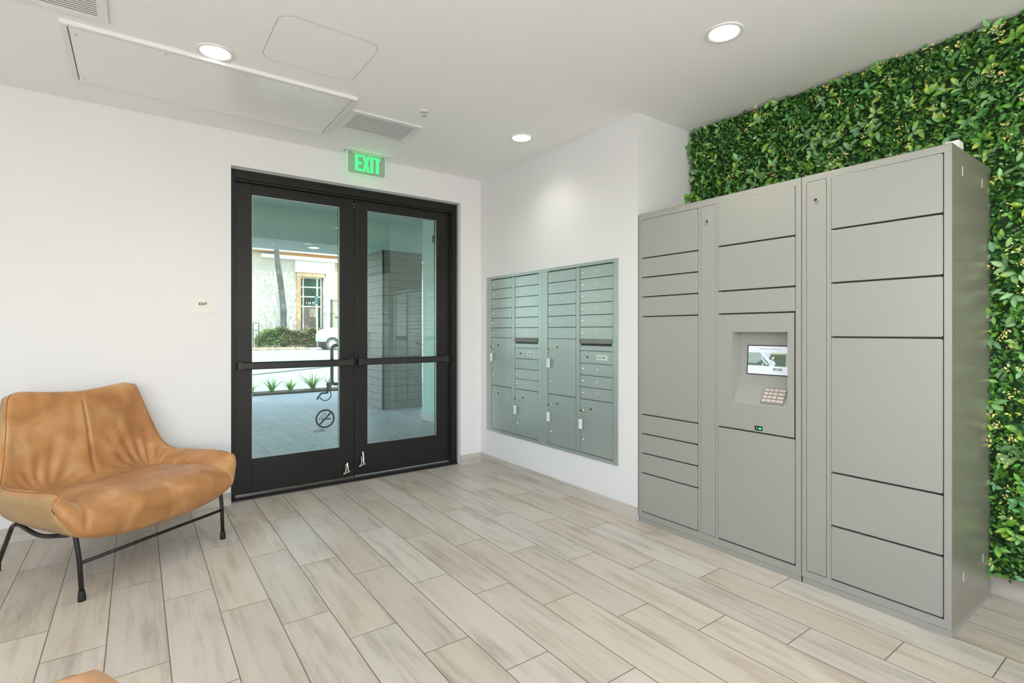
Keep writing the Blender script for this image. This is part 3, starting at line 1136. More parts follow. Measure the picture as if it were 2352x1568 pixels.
# kiosk panel with its slanted recess
RY0, RY1, RZ0, RZ1 = -2.951, -2.646, .872, 1.266
k = MB()
kz0, kz1 = .726, 1.3645
ky0, ky1 = K0 + .0075, K1 - .0015
k.box(-.0015, .02, ky0, RY0, kz0, kz1)
k.box(-.0015, .02, RY1, ky1, kz0, kz1)
k.box(-.0015, .02, RY0, RY1, RZ1, kz1)
k.box(-.0015, .02, RY0, RY1, kz0, RZ0)
k.build('kiosk_panel', M['locker'], ta, off=off, fix=False)
BX0, BX1, ZK = .068, .092, .972        # recess depth at the knee and at the top
r = MB()
RY0, RY1, RZ1 = RY0 + .0008, RY1 - .0008, RZ1 - .0008
r.add([(0, RY0, RZ0), (0, RY1, RZ0), (BX0, RY1, ZK), (BX0, RY0, ZK), (BX1, RY1, RZ1 - .002), (BX1, RY0, RZ1 - .002), (0, RY1, RZ1), (0, RY0, RZ1)],
      [(0, 1, 2, 3), (3, 2, 4, 5), (5, 4, 6, 7), (1, 6, 4, 2), (0, 3, 5, 7)])
rec = r.build('screen_recess', M['locker'], ta, off=off, fix=False)


def on_back(y, z, lift=.001):
    x = BX0 + (BX1 - BX0) * (z - ZK) / (RZ1 - .002 - ZK)
    return (x - lift, y, z)


def quad(mb, P4, mi):
    mb.add(P4, [(0, 1, 2, 3)], mi)


SY1, SY0, SZ1, SZ0 = -2.690, -2.935, 1.193, 1.030
scr = MB()
bz = .006
c8 = [on_back(SY1, SZ0, .0), on_back(SY0, SZ0, .0), on_back(SY0, SZ1, .0), on_back(SY1, SZ1, .0),
      on_back(SY1, SZ0, .005), on_back(SY0, SZ0, .005), on_back(SY0, SZ1, .005), on_back(SY1, SZ1, .005)]
scr.add(c8, [(4, 5, 6, 7), (0, 1, 5, 4), (1, 2, 6, 5), (2, 3, 7, 6), (3, 0, 4, 7)], 0)
scr_o = scr.build('touch_screen', M['black'], ta, off=off, fix=False)
M['scr_white'] = emit_mat('screen_white', (0.68, 0.74, 0.80), 0.34)
M['scr_green'] = emit_mat('screen_green', (0.10, 0.15, 0.105), 0.34)
M['scr_grey'] = emit_mat('screen_grey', (0.30, 0.38, 0.36), 0.34)
M['scr_lime'] = emit_mat('screen_lime', (0.42, 0.50, 0.32), 0.34)
M['scr_blue'] = emit_mat('screen_blue', (0.50, 0.62, 0.72), 0.34)
M['scr_skin'] = emit_mat('screen_skin', (0.62, 0.48, 0.36), 0.34)
M['scr_ink'] = emit_mat('screen_ink', (0.03, 0.04, 0.05), 0.3)
M['scr_pale'] = emit_mat('screen_pale_print', (0.50, 0.54, 0.58), 0.34)
pic = MB()
W_, H_ = (SY1 - SY0), (SZ1 - SZ0)


def sp_(a, b, lift):
    """screen coordinates 0..1 from its upper corner next to the service strip"""
    return on_back(SY1 - a * W_, SZ1 - b * H_, lift)


def srect(a0, a1, b0, b1, mi, lift):
    quad(pic, [sp_(a0, b1, lift), sp_(a1, b1, lift), sp_(a1, b0, lift), sp_(a0, b0, lift)], mi)


def spoly(P, mi, lift):
    pic.add([sp_(a, b, lift) for a, b in P], [tuple(range(len(P)))], mi)


srect(.02, .985, .03, .97, 0, .0055)
srect(.02, .985, .25, .69, 1, .0058)
spoly([(.02, .25), (.36, .25), (.34, .5), (.2, .62), (.02, .60)], 2, .0060)
spoly([(.30, .25), (.56, .25), (.50, .46), (.36, .40)], 4, .0061)
srect(.53, .90, .25, .30, 3, .0062)
srect(.88, .985, .25, .69, 3, .0062)
spoly([(.325, .24), (.36, .25), (.52, .47), (.62, .52), (.66, .60), (.63, .69), (.52, .69), (.50, .58), (.42, .47)], 0, .0064)
spoly([(.33, .36), (.37, .42), (.42, .53), (.50, .63), (.46, .66), (.38, .56), (.34, .46)], 4, .0065)
spoly([(.52, .50), (.60, .55), (.58, .67), (.53, .66)], 4, .0066)
spoly([(.56, .44), (.58, .39), (.63, .37), (.65, .41), (.62, .46), (.57, .475)], 5, .0067)
spoly([(.63, .36), (.665, .40), (.66, .47), (.635, .47), (.64, .42)], 6, .0068)
spoly([(.36, .60), (.385, .60), (.385, .69), (.36, .69)], 0, .0068)
spoly([(.92, .50), (.96, .50), (.97, .54), (.92, .55)], 0, .0068)
spoly([(.935, .58), (.975, .58), (.98, .69), (.935, .69)], 6, .0068)
upv = (Vector(on_back(0, 1.1)) - Vector(on_back(0, 1.0))).normalized()
put_text(pic, 'PARCEL PENDING', .0105, sp_(.52, .125, .0064), (0, -1, 0), upv, 6, 0.0, 1.45)
put_text(pic, 'by Quadient', .0065, sp_(.72, .185, .0064), (0, -1, 0), upv, 7)
for q_ in (-.0006, 0, .0006):
    put_text(pic, 'MORE', .0195, sp_(.715 + q_ / W_, .795, .0064 + q_ * .2), (0, -1, 0), upv, 6, 0.0)
put_text(pic, 'CONVENIENCE', .0085, sp_(.77, .885, .0064), (0, -1, 0), upv, 7, 0, 1.15)
part_label(pic.build('display', [M['scr_white'], M['scr_green'], M['scr_grey'], M['scr_lime'], M['scr_blue'], M['scr_skin'], M['scr_ink'], M['scr_pale']],
                     scr_o, off=off, fix=False), 'lit display with a photo band and dark lettering')


def on_slant(y, s, lift):
    """s: 0 at the knee, 1 at the mouth of the recess"""
    nx, nz = -(ZK - RZ0), BX0
    L = math.hypot(nx, nz)
    return (BX0 * (1 - s) + nx / L * lift, y, ZK + (RZ0 - ZK) * s + nz / L * lift)


def slab(mb, y0, y1, s0, s1, h0, h1, mi=0):
    v = [on_slant(y0, s0, h0), on_slant(y1, s0, h0), on_slant(y1, s1, h0), on_slant(y0, s1, h0),
         on_slant(y0, s0, h1), on_slant(y1, s0, h1), on_slant(y1, s1, h1), on_slant(y0, s1, h1)]
    mb.add(v, [(0, 1, 2, 3), (4, 7, 6, 5), (0, 4, 5, 1), (1, 5, 6, 2), (2, 6, 7, 3), (3, 7, 4, 0)], mi)


kp = MB()
slab(kp, -2.925, -2.800, .10, .90, 0, .004)
kp_o = kp.build('keypad', mat('keypad_plate', (0.26, 0.23, 0.20), .5), ta, off=off, fix=False)
M['keycap'] = mat('pale_key', (0.58, 0.53, 0.48), .5)
kc = []
for ri in range(4):
    for ci, (ya, yb) in enumerate(((-2.829, -2.808), (-2.855, -2.834), (-2.881, -2.860), (-2.920, -2.887))):
        s0 = .165 + ri * .178
        kb = MB()
        slab(kb, ya, yb, s0, s0 + .118, .004, .0072)
        kb.build('keypad_button', M['keycap'], kp_o, off=off, fix=False)
for z_ in (1.305, .804):
    MB().cyl((-.0010, -2.797, z_), (-.0032, -2.797, z_), .0155, .0150, 28).build('blank_plug', M['locker'], ta, off=off, bevel=.0006)
ld = MB().box(-.0042, -.001, -2.818, -2.777, .734, .758)
ld_o = part_label(ld.build('status_window', mat('dark_green_window', (.006, .03, .012), .2), ta, off=off, bevel=.0005), 'small dark window with a green light')
MB().box(-.0050, -.004, -2.812, -2.800, .741, .750).build('status_light', emit_mat('green_led', (.05, .9, .4), 1.6), ld_o, off=off)
MB().box(-.0050, -.004, -2.792, -2.786, .742, .749).build('status_mark', M['engrave'], ld_o, off=off)

# unit with the wide doors
off = (0, (LYM + LY0) / 2, 0)
tb = thing('parcel_locker', 'grey parcel locker tower with seven wide doors beside the leaf wall', 'locker', off)
locker_body(tb, LY0, LYM - .002, off)
f = MB()
T0, T1 = -3.138, -3.043
W0, W1 = -3.592, -3.158
fbox(f, LY0 + .0017, LYM - .0038, ZT + .005, LH - .001)
fbox(f, LY0 + .0017, LYM - .0038, .032, ZB - .003)
fbox(f, T1, LYM - .0038, ZB - .003, ZT + .005)
fbox(f, W1, T0, ZB - .003, ZT + .005)
fbox(f, LY0 + .0017, W0, ZB - .003, ZT + .005)
f.build('face_frame', M['locker'], tb, off=off, bevel=.0008, fix=False)
MB().box(-.001, .02, T0 + .002, T1 - .002, ZB, ZT + .002).build('service_panel', M['locker'], tb, off=off, bevel=.0012)
round_lock(tb, -3.090, 1.920, off)
zs = [2.015, 1.759, 1.500, 1.239, .585, .328, .068]
for i in range(6):
    ldoor(tb, W0, W1, zs[i + 1], zs[i], off, .007)
sl = MB()
for x_, z_ in ((.142, 1.957), (.440, 1.953), (.456, .219), (.155, .214)):
    sl.prism([(x_ - .0045, z_ - .020), (x_ + .0045, z_ - .020), (x_ + .0045, z_ + .020), (x_ - .0045, z_ + .020)], 'y', LY0 - .0006, LY0)
part_label(sl.build('slot_holes', mat('pale_slot', (.72, .73, .68), .6), tb, off=off, fix=False), 'pale vertical slots in the side')
br = MB().box(.104, .106, LY0 + .002, LY0 + .05, LH + .001, LH + .036).box(.106, .160, LY0 + .002, LY0 + .004, LH + .001, LH + .034).box(.104, .160, LY0 + .002, LY0 + .05, LH + .001, LH + .003)
br.build('top_bracket', M['white_metal'], tb, off=off, fix=False)
tb['label'] = 'grey parcel locker tower with wide doors and a bare olive-grey side'


# ------------------------------------------------------------------ artificial foliage wall
def leaf_cloud(specs, fine=False):
    """specs: arrays of leaves -> verts, quads, tones.  Each leaf: 9 verts, 4 quads folded along its midrib"""
    P, D, N, Ln, Wd, C0, C1 = specs
    n = len(P)
    D = D / np.linalg.norm(D, axis=1, keepdims=True)
    Sd = np.cross(D, N)
    Sd /= np.linalg.norm(Sd, axis=1, keepdims=True) + 1e-9
    Nn = np.cross(Sd, D)
    if fine:
        prof = [(0.0, 0.0, 0.0), (0.10, 0.17, 0.04), (0.26, 0.39, 0.10), (0.45, 0.50, 0.15), (0.64, 0.46, 0.16), (0.80, 0.31, 0.12), (0.92, 0.13, 0.06), (1.0, 0.0, -.02)]
    else:
        prof = [(0.0, 0.0, 0.0), (0.28, 0.42, 0.10), (0.60, 0.47, 0.16), (0.86, 0.24, 0.10), (1.0, 0.0, 0.0)]
    V, Cc = [], []
    for t, w_, h_ in prof:
        base = P + D * (Ln * t)[:, None] + Nn * (Ln * h_ * .35)[:, None]
        tt_ = min(1.0, max(0.0, t * 1.5 - .35)) if fine else t
        col = C0 * (1 - tt_) + C1 * tt_
        if w_ == 0:
            V.append(base)
            Cc.append(col)
        else:
            lift = Nn * (Wd * .22)[:, None]
            V.append(base - Sd * (Wd * w_)[:, None] + lift)
            V.append(base)
            V.append(base + Sd * (Wd * w_)[:, None] + lift)
            Cc += [col, np.clip(col * 1.45 + .015, 0, 1), col]
    k = len(V)
    V = np.stack(V, 1).reshape(-1, 3)
    Cc = np.stack(Cc, 1).reshape(-1, 3)
    m_ = (k - 2) // 3
    tr = [(0, 1, 2, 2), (0, 2, 3, 3)]
    for q in range(m_ - 1):
        b = 1 + 3 * q
        tr += [(b, b + 3, b + 4, b + 1), (b + 1, b + 4, b + 5, b + 2)]
    b = 1 + 3 * (m_ - 1)
    tr += [(b, k - 1, b + 1, b + 1), (b + 1, k - 1, b + 2, b + 2)]
    tris = np.array(tr)
    faces = (np.arange(n)[:, None, None] * k + tris[None]).reshape(-1, 4)
    return V, faces, Cc


def cloud_object(name, parts, material, parent=None, off=(0, 0, 0)):
    V = np.concatenate([p[0] for p in parts])
    C = np.concatenate([p[2] for p in parts])
    F, b = [], 0
    for p in parts:
        F.append(p[1] + b)
        b += len(p[0])
    F = np.concatenate(F)
    fl_ = [tuple(q) if q[2] != q[3] else (q[0], q[1], q[2]) for q in F.tolist()]
    me = bpy.data.meshes.new(name)
    me.from_pydata((V - np.array(off)).tolist(), [], fl_)
    me.polygons.foreach_set('use_smooth', [True] * len(fl_))
    at = me.color_attributes.new('tone', 'FLOAT_COLOR', 'POINT')
    at.data.foreach_set('color', np.concatenate([C, np.ones((len(C), 1))], 1).astype(np.float32).ravel())
    me.materials.append(material)
    me.update()
    o = bpy.data.objects.new(name, me)
    COL.objects.link(o)
    if parent is not None:
        o.parent = parent
    else:
        o.location = off
    return o


GY0, GY1 = -5.6, YE - .004


def visible(y, z, m=.0):
    """skip what stands behind the lockers"""
    return ~((y > LY0 + .03) & (z < LH - .25))


def sample(n, jit=.0):
    y = RNG.uniform(GY0, GY1 - .01, n)
    z = RNG.uniform(.115, H - .012, n)
    k = visible(y, z) & ((y > -4.15) | (RNG.random(n) < .45))
    return y[k], z[k]


DARK = np.array([S(44, 92, 24), S(62, 120, 30), S(44, 100, 44), S(80, 136, 38), S(66, 122, 56), S(34, 78, 30), S(100, 146, 44)])
SAGE = np.array([S(116, 160, 112), S(104, 150, 104), S(130, 170, 118)])
MIDG = np.array([S(88, 152, 50), S(104, 164, 80), S(124, 172, 108), S(84, 142, 80), S(116, 172, 62), S(136, 178, 126)])
LIME = np.array([S(176, 206, 70), S(150, 196, 66), S(196, 212, 84), S(160, 200, 110)])
YEL = np.array([S(244, 232, 140), S(238, 222, 110), S(246, 238, 186), S(226, 214, 120)])


def region_bias(y, z):
    """patches of the panel are darker, patches limier"""
    return .5 + .5 * np.sin(y * 5.1 + 1.3 * np.sin(z * 3.7)) * np.cos(z * 4.3 + np.sin(y * 2.9))


def make_leaves(y, z, x, length, ratio, pal0, pal1, outward=.25, mix=None, up=0.15, fine=False):
    n = len(y)
    P = np.stack([x, y, z], 1)
    a = RNG.uniform(0, 2 * PI, n)
    D = np.stack([-RNG.uniform(.0, outward * 2, n), np.cos(a), np.sin(a) + up], 1)
    N = np.stack([-np.ones(n), RNG.normal(0, .35, n), RNG.normal(.25, .35, n)], 1)
    i0 = RNG.integers(0, len(pal0), n)
    i1 = RNG.integers(0, len(pal1), n)
    jit = RNG.uniform(.8, 1.2, (n, 1))
    c0, c1 = pal0[i0] * jit, pal1[i1] * jit
    if mix is not None:
        c1 = np.where(mix[:, None], c1, c0 * 1.1)
    return leaf_cloud((P, D, N, length, length * ratio, c0, c1), fine)


gw_off = (XG, -3.7, .10)
gw = thing('green_wall', 'artificial foliage wall of mixed green leaves and yellow sprigs behind the lockers', 'green wall', gw_off)
MB().box(XG - .030, XG, GY0, GY1, .112, H - .003).build('backing_mat', M['stem'], gw, off=gw_off)
clouds = []
# under layer: dense small dark leaves
y, z = sample(42000)
clouds.append(make_leaves(y, z, RNG.uniform(.565, .60, len(y)), RNG.uniform(.018, .036, len(y)), .58, DARK, DARK, .35))
# ferny strips
y, z = sample(420)
for k_ in range(len(y)):
    pass
ya, za = [], []
fy, fz, fa, fl_len = y, z, RNG.uniform(0, 2 * PI, len(y)), RNG.uniform(.05, .10, len(y))
pp, dd, nn, ll, c0_ = [], [], [], [], []
for i in range(len(fy)):
    ca, sa = math.cos(fa[i]), math.sin(fa[i])
    tone = (DARK if random.random() < .6 else MIDG)[random.randrange(6)]
    for j in range(9):
        t_ = (j + 1) / 10
        base = np.array([.575 - .03 * t_, fy[i] + ca * fl_len[i] * t_, fz[i] + sa * fl_len[i] * t_])
        for sgn in (-1, 1):
            d_ = np.array([-.15, ca * .5 - sa * sgn, sa * .5 + ca * sgn])
            pp.append(base); dd.append(d_); nn.append((-1, .1, .1)); ll.append(.026 * (1.1 - .7 * t_)); c0_.append(tone * random.uniform(.85, 1.15))
pp, dd, nn, ll, c0_ = map(np.array, (pp, dd, nn, ll, c0_))
clouds.append(leaf_cloud((pp, dd, nn.astype(float), ll, ll * .22, c0_, c0_ * 1.2)))
# small rounded leaves in lighter greens, clustered
y, z = sample(16000)
keep = RNG.random(len(y)) < .35 + .65 * region_bias(y, z)
y, z = y[keep], z[keep]
clouds.append(make_leaves(y, z, RNG.uniform(.540, .585, len(y)), RNG.uniform(.010, .022, len(y)), .60, np.concatenate([MIDG[:5], DARK[3:5]]), MIDG, .4))
# single mid-size leaves at all angles
y, z = sample(3400)
clouds.append(make_leaves(y, z, RNG.uniform(.535, .58, len(y)), RNG.uniform(.024, .044, len(y)), .42, np.concatenate([DARK * 1.25, MIDG[:4]]), np.concatenate([DARK * 1.3, MIDG[:5]]), .45, fine=True))
# broad leaf sprays of two to four leaves
y, z = sample(1250)
m_ = len(y)
cx = RNG.uniform(.525, .560, m_)
a0 = RNG.uniform(0, 2 * PI, m_)
sz = RNG.uniform(.036, .064, m_)
lime = RNG.random(m_) < .42
cnt = RNG.integers(2, 5, m_)
basec = np.where(RNG.random(m_)[:, None] < .72, np.concatenate([MIDG, SAGE, SAGE])[RNG.integers(0, len(MIDG) + 6, m_)], DARK[RNG.integers(2, 5, m_)] * 1.25)
for q in range(4):
    k_ = cnt > q
    mm = int(k_.sum())
    a = a0[k_] + q * 1.25 + RNG.normal(0, .45, mm)
    D = np.stack([-RNG.uniform(.0, .5, mm), np.cos(a), np.sin(a)], 1)
    N = np.stack([-np.ones(mm), RNG.normal(0, .35, mm), RNG.normal(.3, .35, mm)], 1)
    bc = basec[k_] * RNG.uniform(.8, 1.15, (mm, 1))
    tipc = np.where(lime[k_][:, None], LIME[RNG.integers(0, len(LIME), mm)] * .9, bc * 1.2)
    clouds.append(leaf_cloud((np.stack([cx[k_], y[k_] + RNG.normal(0, .008, mm), z[k_] + RNG.normal(0, .008, mm)], 1), D, N, sz[k_] * RNG.uniform(.75, 1.15, mm), sz[k_] * RNG.uniform(.38, .52, mm), bc, tipc), True))
cloud_object('foliage', clouds, M['leaf'], gw, gw_off)
# yellow sprigs, more of them low down
y, z = sample(1150)
keep = RNG.random(len(y)) < np.where(z < 1.9, .62, .34)
y, z = y[keep], z[keep]
pp, dd, nn, ll, c0_ = [], [], [], [], []
for i in range(len(y)):
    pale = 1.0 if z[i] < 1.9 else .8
    for j in range(random.randint(6, 14)):
        py, pz = y[i] + random.gauss(0, .014), z[i] + random.gauss(0, .013)
        a = random.uniform(0, 2 * PI)
        pp.append((.535 + random.uniform(-.012, .02), py, pz))
        dd.append((-.5, math.cos(a), math.sin(a)))
        nn.append((-1, random.gauss(0, .4), .3 + random.gauss(0, .3)))
        ll.append(random.uniform(.010, .019))
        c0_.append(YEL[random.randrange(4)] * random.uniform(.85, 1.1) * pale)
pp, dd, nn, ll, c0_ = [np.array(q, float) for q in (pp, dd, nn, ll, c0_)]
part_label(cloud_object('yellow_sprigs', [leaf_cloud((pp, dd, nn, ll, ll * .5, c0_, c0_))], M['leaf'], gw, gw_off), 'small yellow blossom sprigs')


# ------------------------------------------------------------------ leather lounge chair
def catmull(A, n):
    """interpolate the first axis of A with n steps per interval"""
    out = []
    L = len(A)
    for i in range(L - 1):
        p1, p2 = A[i], A[i + 1]
        p0 = A[i - 1] if i > 0 else 2 * p1 - p2
        p3 = A[i + 2] if i + 2 < L else 2 * p2 - p1
        for k in range(n):
            t = k / n
            out.append(.5 * ((2 * p1) + (p2 - p0) * t + (2 * p0 - 5 * p1 + 4 * p2 - p3) * t * t + (3 * p1 - p0 - 3 * p2 + p3) * t ** 3))
    out.append(A[-1])
    return np.array(out)


def shell_mesh():
    """local frame: x = right seen from the front, -y = front, z up"""
    rows = [
        [(.480, .320, .452), (.460, .370, .37), (.400, .402, .300), (.20, .413, .258), (0, .405, .245)],
        [(.482, .308, .500), (.458, .330, .455), (.375, .375, .388), (.20, .41, .385), (0, .415, .375)],
        [(.492, .17, .490), (.455, .18, .465), (.36, .22, .415), (.19, .27, .430), (0, .27, .425)],
        [(.485, .00, .478), (.438, .00, .458), (.345, .03, .405), (.18, .05, .415), (0, .05, .410)],
        [(.466, -.14, .490), (.412, -.14, .462), (.33, -.12, .410), (.17, -.12, .400), (0, -.12, .398)],
        [(.430, -.205, .555), (.362, -.222, .525), (.28, -.22, .485), (.15, -.205, .465), (0, -.20, .460)],
        [(.388, -.262, .705), (.315, -.275, .700), (.22, -.265, .665), (.12, -.255, .640), (0, -.25, .640)],
        [(.350, -.322, .880), (.265, -.312, .860), (.18, -.302, .840), (.09, -.294, .825), (0, -.292, .825)],
        [(.325, -.342, .945), (.245, -.337, .940), (.165, -.332, .930), (.08, -.327, .922), (0, -.322, .918)],
    ]
    under = [
        [(.484, .312, .446), (.460, .36, .362), (.396, .392, .290), (.20, .402, .248), (0, .395, .238)],
        [(.496, .285, .458), (.472, .31, .36), (.392, .345, .285), (.20, .36, .250), (0, .36, .245)],
        [(.496, .14, .452), (.466, .14, .345), (.375, .15, .285), (.19, .20, .260), (0, .20, .26)],
        [(.487, -.01, .444), (.452, -.01, .338), (.360, .0, .288), (.18, .00, .265), (0, .00, .265)],
        [(.470, -.160, .462), (.430, -.19, .350), (.34, -.19, .305), (.17, -.20, .285), (0, -.20, .285)],
        [(.430, -.250, .535), (.385, -.29, .445), (.31, -.31, .415), (.16, -.31, .39), (0, -.31, .38)],
        [(.386, -.300, .700), (.328, -.345, .695), (.24, -.36, .66), (.12, -.365, .64), (0, -.365, .63)],
        [(.347, -.357, .880), (.264, -.385, .860), (.18, -.39, .84), (.09, -.39, .83), (0, -.39, .82)],
        [(.322, -.366, .940), (.245, -.370, .935), (.165, -.365, .925), (.08, -.36, .916), (0, -.355, .912)],
    ]
    GB = np.array([[(-p[0], -p[1], p[2]) for p in r] + [(p[0], -p[1], p[2]) for p in r[-2::-1]] for r in under])
    G = np.array([[(-p[0], -p[1], p[2]) for p in r] + [(p[0], -p[1], p[2]) for p in r[-2::-1]] for r in rows])
    NS = 12
    A = catmull(G, NS)
    A = catmull(A.transpose(1, 0, 2), NS).transpose(1, 0, 2)
    B = catmull(GB, NS)
    B = catmull(B.transpose(1, 0, 2), NS).transpose(1, 0, 2)
    nr, nc = A.shape[:2]
    du = np.gradient(A, axis=1)
    dv = np.gradient(A, axis=0)
    Nm = np.cross(du, dv)
    Nm /= np.linalg.norm(Nm, axis=2, keepdims=True)
    if Nm[nr // 2, nc // 2, 2] < 0:
        Nm = -Nm
    s = np.linspace(0, 1, nr)[:, None] * np.ones((1, nc))
    t = np.linspace(0, 1, nc)[None, :] * np.ones((nr, 1))
    # thickness, rounded off towards the rim
    e = np.minimum(np.minimum(s, 1 - s) * 1.0, np.minimum(t, 1 - t) * 1.3)
    round_ = np.sqrt(np.clip(1 - (1 - np.clip(e / .055, 0, 1)) ** 2, 0, 1))
    seat = np.exp(-((s - .28) / .22) ** 2)
    up = .022 * round_ * (1 + .5 * seat)
    dn = (.034 + .055 * seat) * round_
    disp = np.zeros_like(s)
    # cushion swell of the two seat halves and of the back
    # centre dart in the backrest and its crease at the seat front
    tc_ = .5
    disp -= .016 * np.exp(-((t - tc_ - .012 * (s - .7)) / .0065) ** 2) * np.clip((s - .56) / .06, 0, 1) * np.clip((.93 - s) / .05, 0, 1)
    disp += .010 * np.exp(-((t - tc_) / .05) ** 2) * ((s > .55) & (s < .95)) * np.sin(np.clip((s - .55) / .4, 0, 1) * PI)
    disp -= .006 * np.exp(-((t - tc_) / .006) ** 2) * (s < .19) * np.clip(s / .03, 0, 1)
    # crease where seat meets arm and back
    for tt in (.235, .765):
        disp -= .012 * np.exp(-((t - tt) / .010) ** 2) * np.clip((.50 - s) / .1, 0, 1) * np.clip((s - .02) / .05, 0, 1)
    disp -= .013 * np.exp(-((s - .515) / .012) ** 2) * np.clip((t - .22) / .06, 0, 1) * np.clip((.78 - t) / .06, 0, 1)
    # soft wrinkles fanning out of the lower right corner of the back
    for sgn, amp in ((1, .0095), (-1, .005)):
        cs, ct = .50, .5 + sgn * .19
        ang = np.arctan2(s - cs, (t - ct) * sgn * 1.1)
        rad = np.hypot(s - cs, t - ct)
        disp += amp * np.sin(ang * 15 + sgn) * np.exp(-((rad - .14) / .09) ** 2) * (s > .48) * np.clip((2.9 - ang) / .5, 0, 1)
    disp += .0025 * np.sin(s * 23 + 4 * np.sin(t * 9)) * np.sin(t * 17 + 3 * np.sin(s * 7)) * round_
    top = A + Nm * (up + disp * round_)[..., None]
    bot = B
    # round the four corners of the shell
    for S_ in (top, bot):
        for ci, cj, si, sj in ((nr - 1, 0, -1, 1), (nr - 1, nc - 1, -1, -1), (0, 0, 1, 1), (0, nc - 1, 1, -1)):
            mm_ = 9
            ref = S_[ci + si * mm_, cj + sj * mm_].copy()
            for a_ in range(mm_):
                for b_ in range(mm_):
                    w_ = (1 - a_ / mm_) ** 2 * (1 - b_ / mm_) ** 2
                    S_[ci + si * a_, cj + sj * b_] += (ref - S_[ci + si * a_, cj + sj * b_]) * .42 * w_
    top[..., 0] += .018
    bot[..., 0] += .018
    V = np.concatenate([top.reshape(-1, 3), bot.reshape(-1, 3)])
    F = []
    K = nr * nc
    for i in range(nr - 1):
        for j in range(nc - 1):
            a, b, c, d = i * nc + j, i * nc + j + 1, (i + 1) * nc + j + 1, (i + 1) * nc + j
            F.append((a, b, c, d))
            F.append((K + a, K + d, K + c, K + b))
    for i in range(nr - 1):
        for j in (0, nc - 1):
            a, d = i * nc + j, (i + 1) * nc + j
            F.append((a, d, K + d, K + a))
    for j in range(nc - 1):
        for i in (0, nr - 1):
            a, b = i * nc + j, i * nc + j + 1
            F.append((a, b, K + b, K + a))
    return V, F, top, bot, nr, nc


def make_chair(label, loc, rotz, group):
    t = thing('lounge_chair', label, 'chair', loc, rotz, group)
    V, F, top, bot, nr, nc = shell_mesh()
    c = MB().add(V, F, 0, True)
    K_ = nr * nc
    c.m = [1 if sum(i >= K_ for i in f) >= 2 else 0 for f in c.f]
    for q_ in range(1, 2 * (nc - 1) + 1):      # front and top rims stay tan
        c.m[-q_] = 0
    sh = c.build('leather_shell', [M['leather'], M['leather_back']], t)
    # seam piping: along the rim of both arms, dart line and front seams
    mid = (top + bot) / 2
    for j in (3, nc - 4):
        MB().tube([Vector(top[i, 1 if j == 3 else nc - 2]) + Vector((0, 0, .0005)) for i in range(2, nr - 2, 2)], .0022, 6).build('seam', M['stitch'], sh)
    MB().tube([Vector(top[i, nc // 2]) - Vector((0, 0, .0005)) for i in range(int(nr * .60), int(nr * .90), 1)], .0016, 6).build('seam', M['stitch'], sh)
    # tube frame
    r = .0105
    def leg(sx, front):
        if front:
            p = [(sx * .388, -.388, .018), (sx * .392, -.375, .20), (sx * .398, -.352, .325)]
            q = fillet([p[0], p[1], p[2], (sx * .395, -.30, .300)], .04)
        else:
            p = [(sx * .335, .375, .018), (sx * .375, .16, .285)]
            q = fillet([p[0], p[1], (sx * .385, .09, .300)], .05)
        L_ = MB().tube(q, r, 12).build('leg', M['tube'], t)
        f0 = Vector(p[0])
        dr_ = (Vector(p[1]) - f0).normalized()
        MB().tube([f0 - dr_ * .0 - Vector((0, 0, .018)), f0 + dr_ * .006, f0 + dr_ * .03], .015, 12, radii=[.0165, .0155, .0125]).build('foot', M['rubber'], L_)
    for sx in (-1, 1):
        leg(sx, True)
        leg(sx, False)
        MB().tube(fillet([(sx * .385, .09, .300), (sx * .392, -.08, .262), (sx * .395, -.30, .300)], .08), r, 12).build('side_rail', M['tube'], t)
    MB().tube([(-.393, -.378, .175), (0, -.385, .178), (.393, -.378, .175)], .0085, 12).build('front_rail', M['tube'], t)
    MB().tube([(-.378, .13, .288), (.378, .13, .288)], .0085, 12).build('rear_rail', M['tube'], t)
    return t


CH_ANG = math.atan2(.57, .82)
ch = make_chair('tan leather lounge chair on black tube legs against the wall left of the doors', (-2.838, -.578, 0), CH_ANG, 'tan leather lounge chairs')
e_dir = Vector((.438, -.897, 0)).normalized()
n1 = Vector((-.897, -.438, 0)).normalized()
ctr = Vector((-2.7935, -3.605, 0)) + e_dir * .310 + n1 * .352
ch2 = bpy.data.objects.new('lounge_chair', None)
# copy of the chair and of its parts beside the camera: only the corner of its back shows
ch2 = ch.copy()
COL.objects.link(ch2)
for c_ in list(ch.children):
    d_ = c_.copy()
    COL.objects.link(d_)
    d_.parent = ch2
    for g_ in c_.children:
        h_ = g_.copy()
        COL.objects.link(h_)
        h_.parent = d_
ch2.location = (ctr.x, ctr.y, 0)
ch2.rotation_euler = (0, 0, math.atan2(n1.x, -n1.y))
ch2['label'] = 'second tan leather chair, only the top corner of its back showing at the bottom edge'

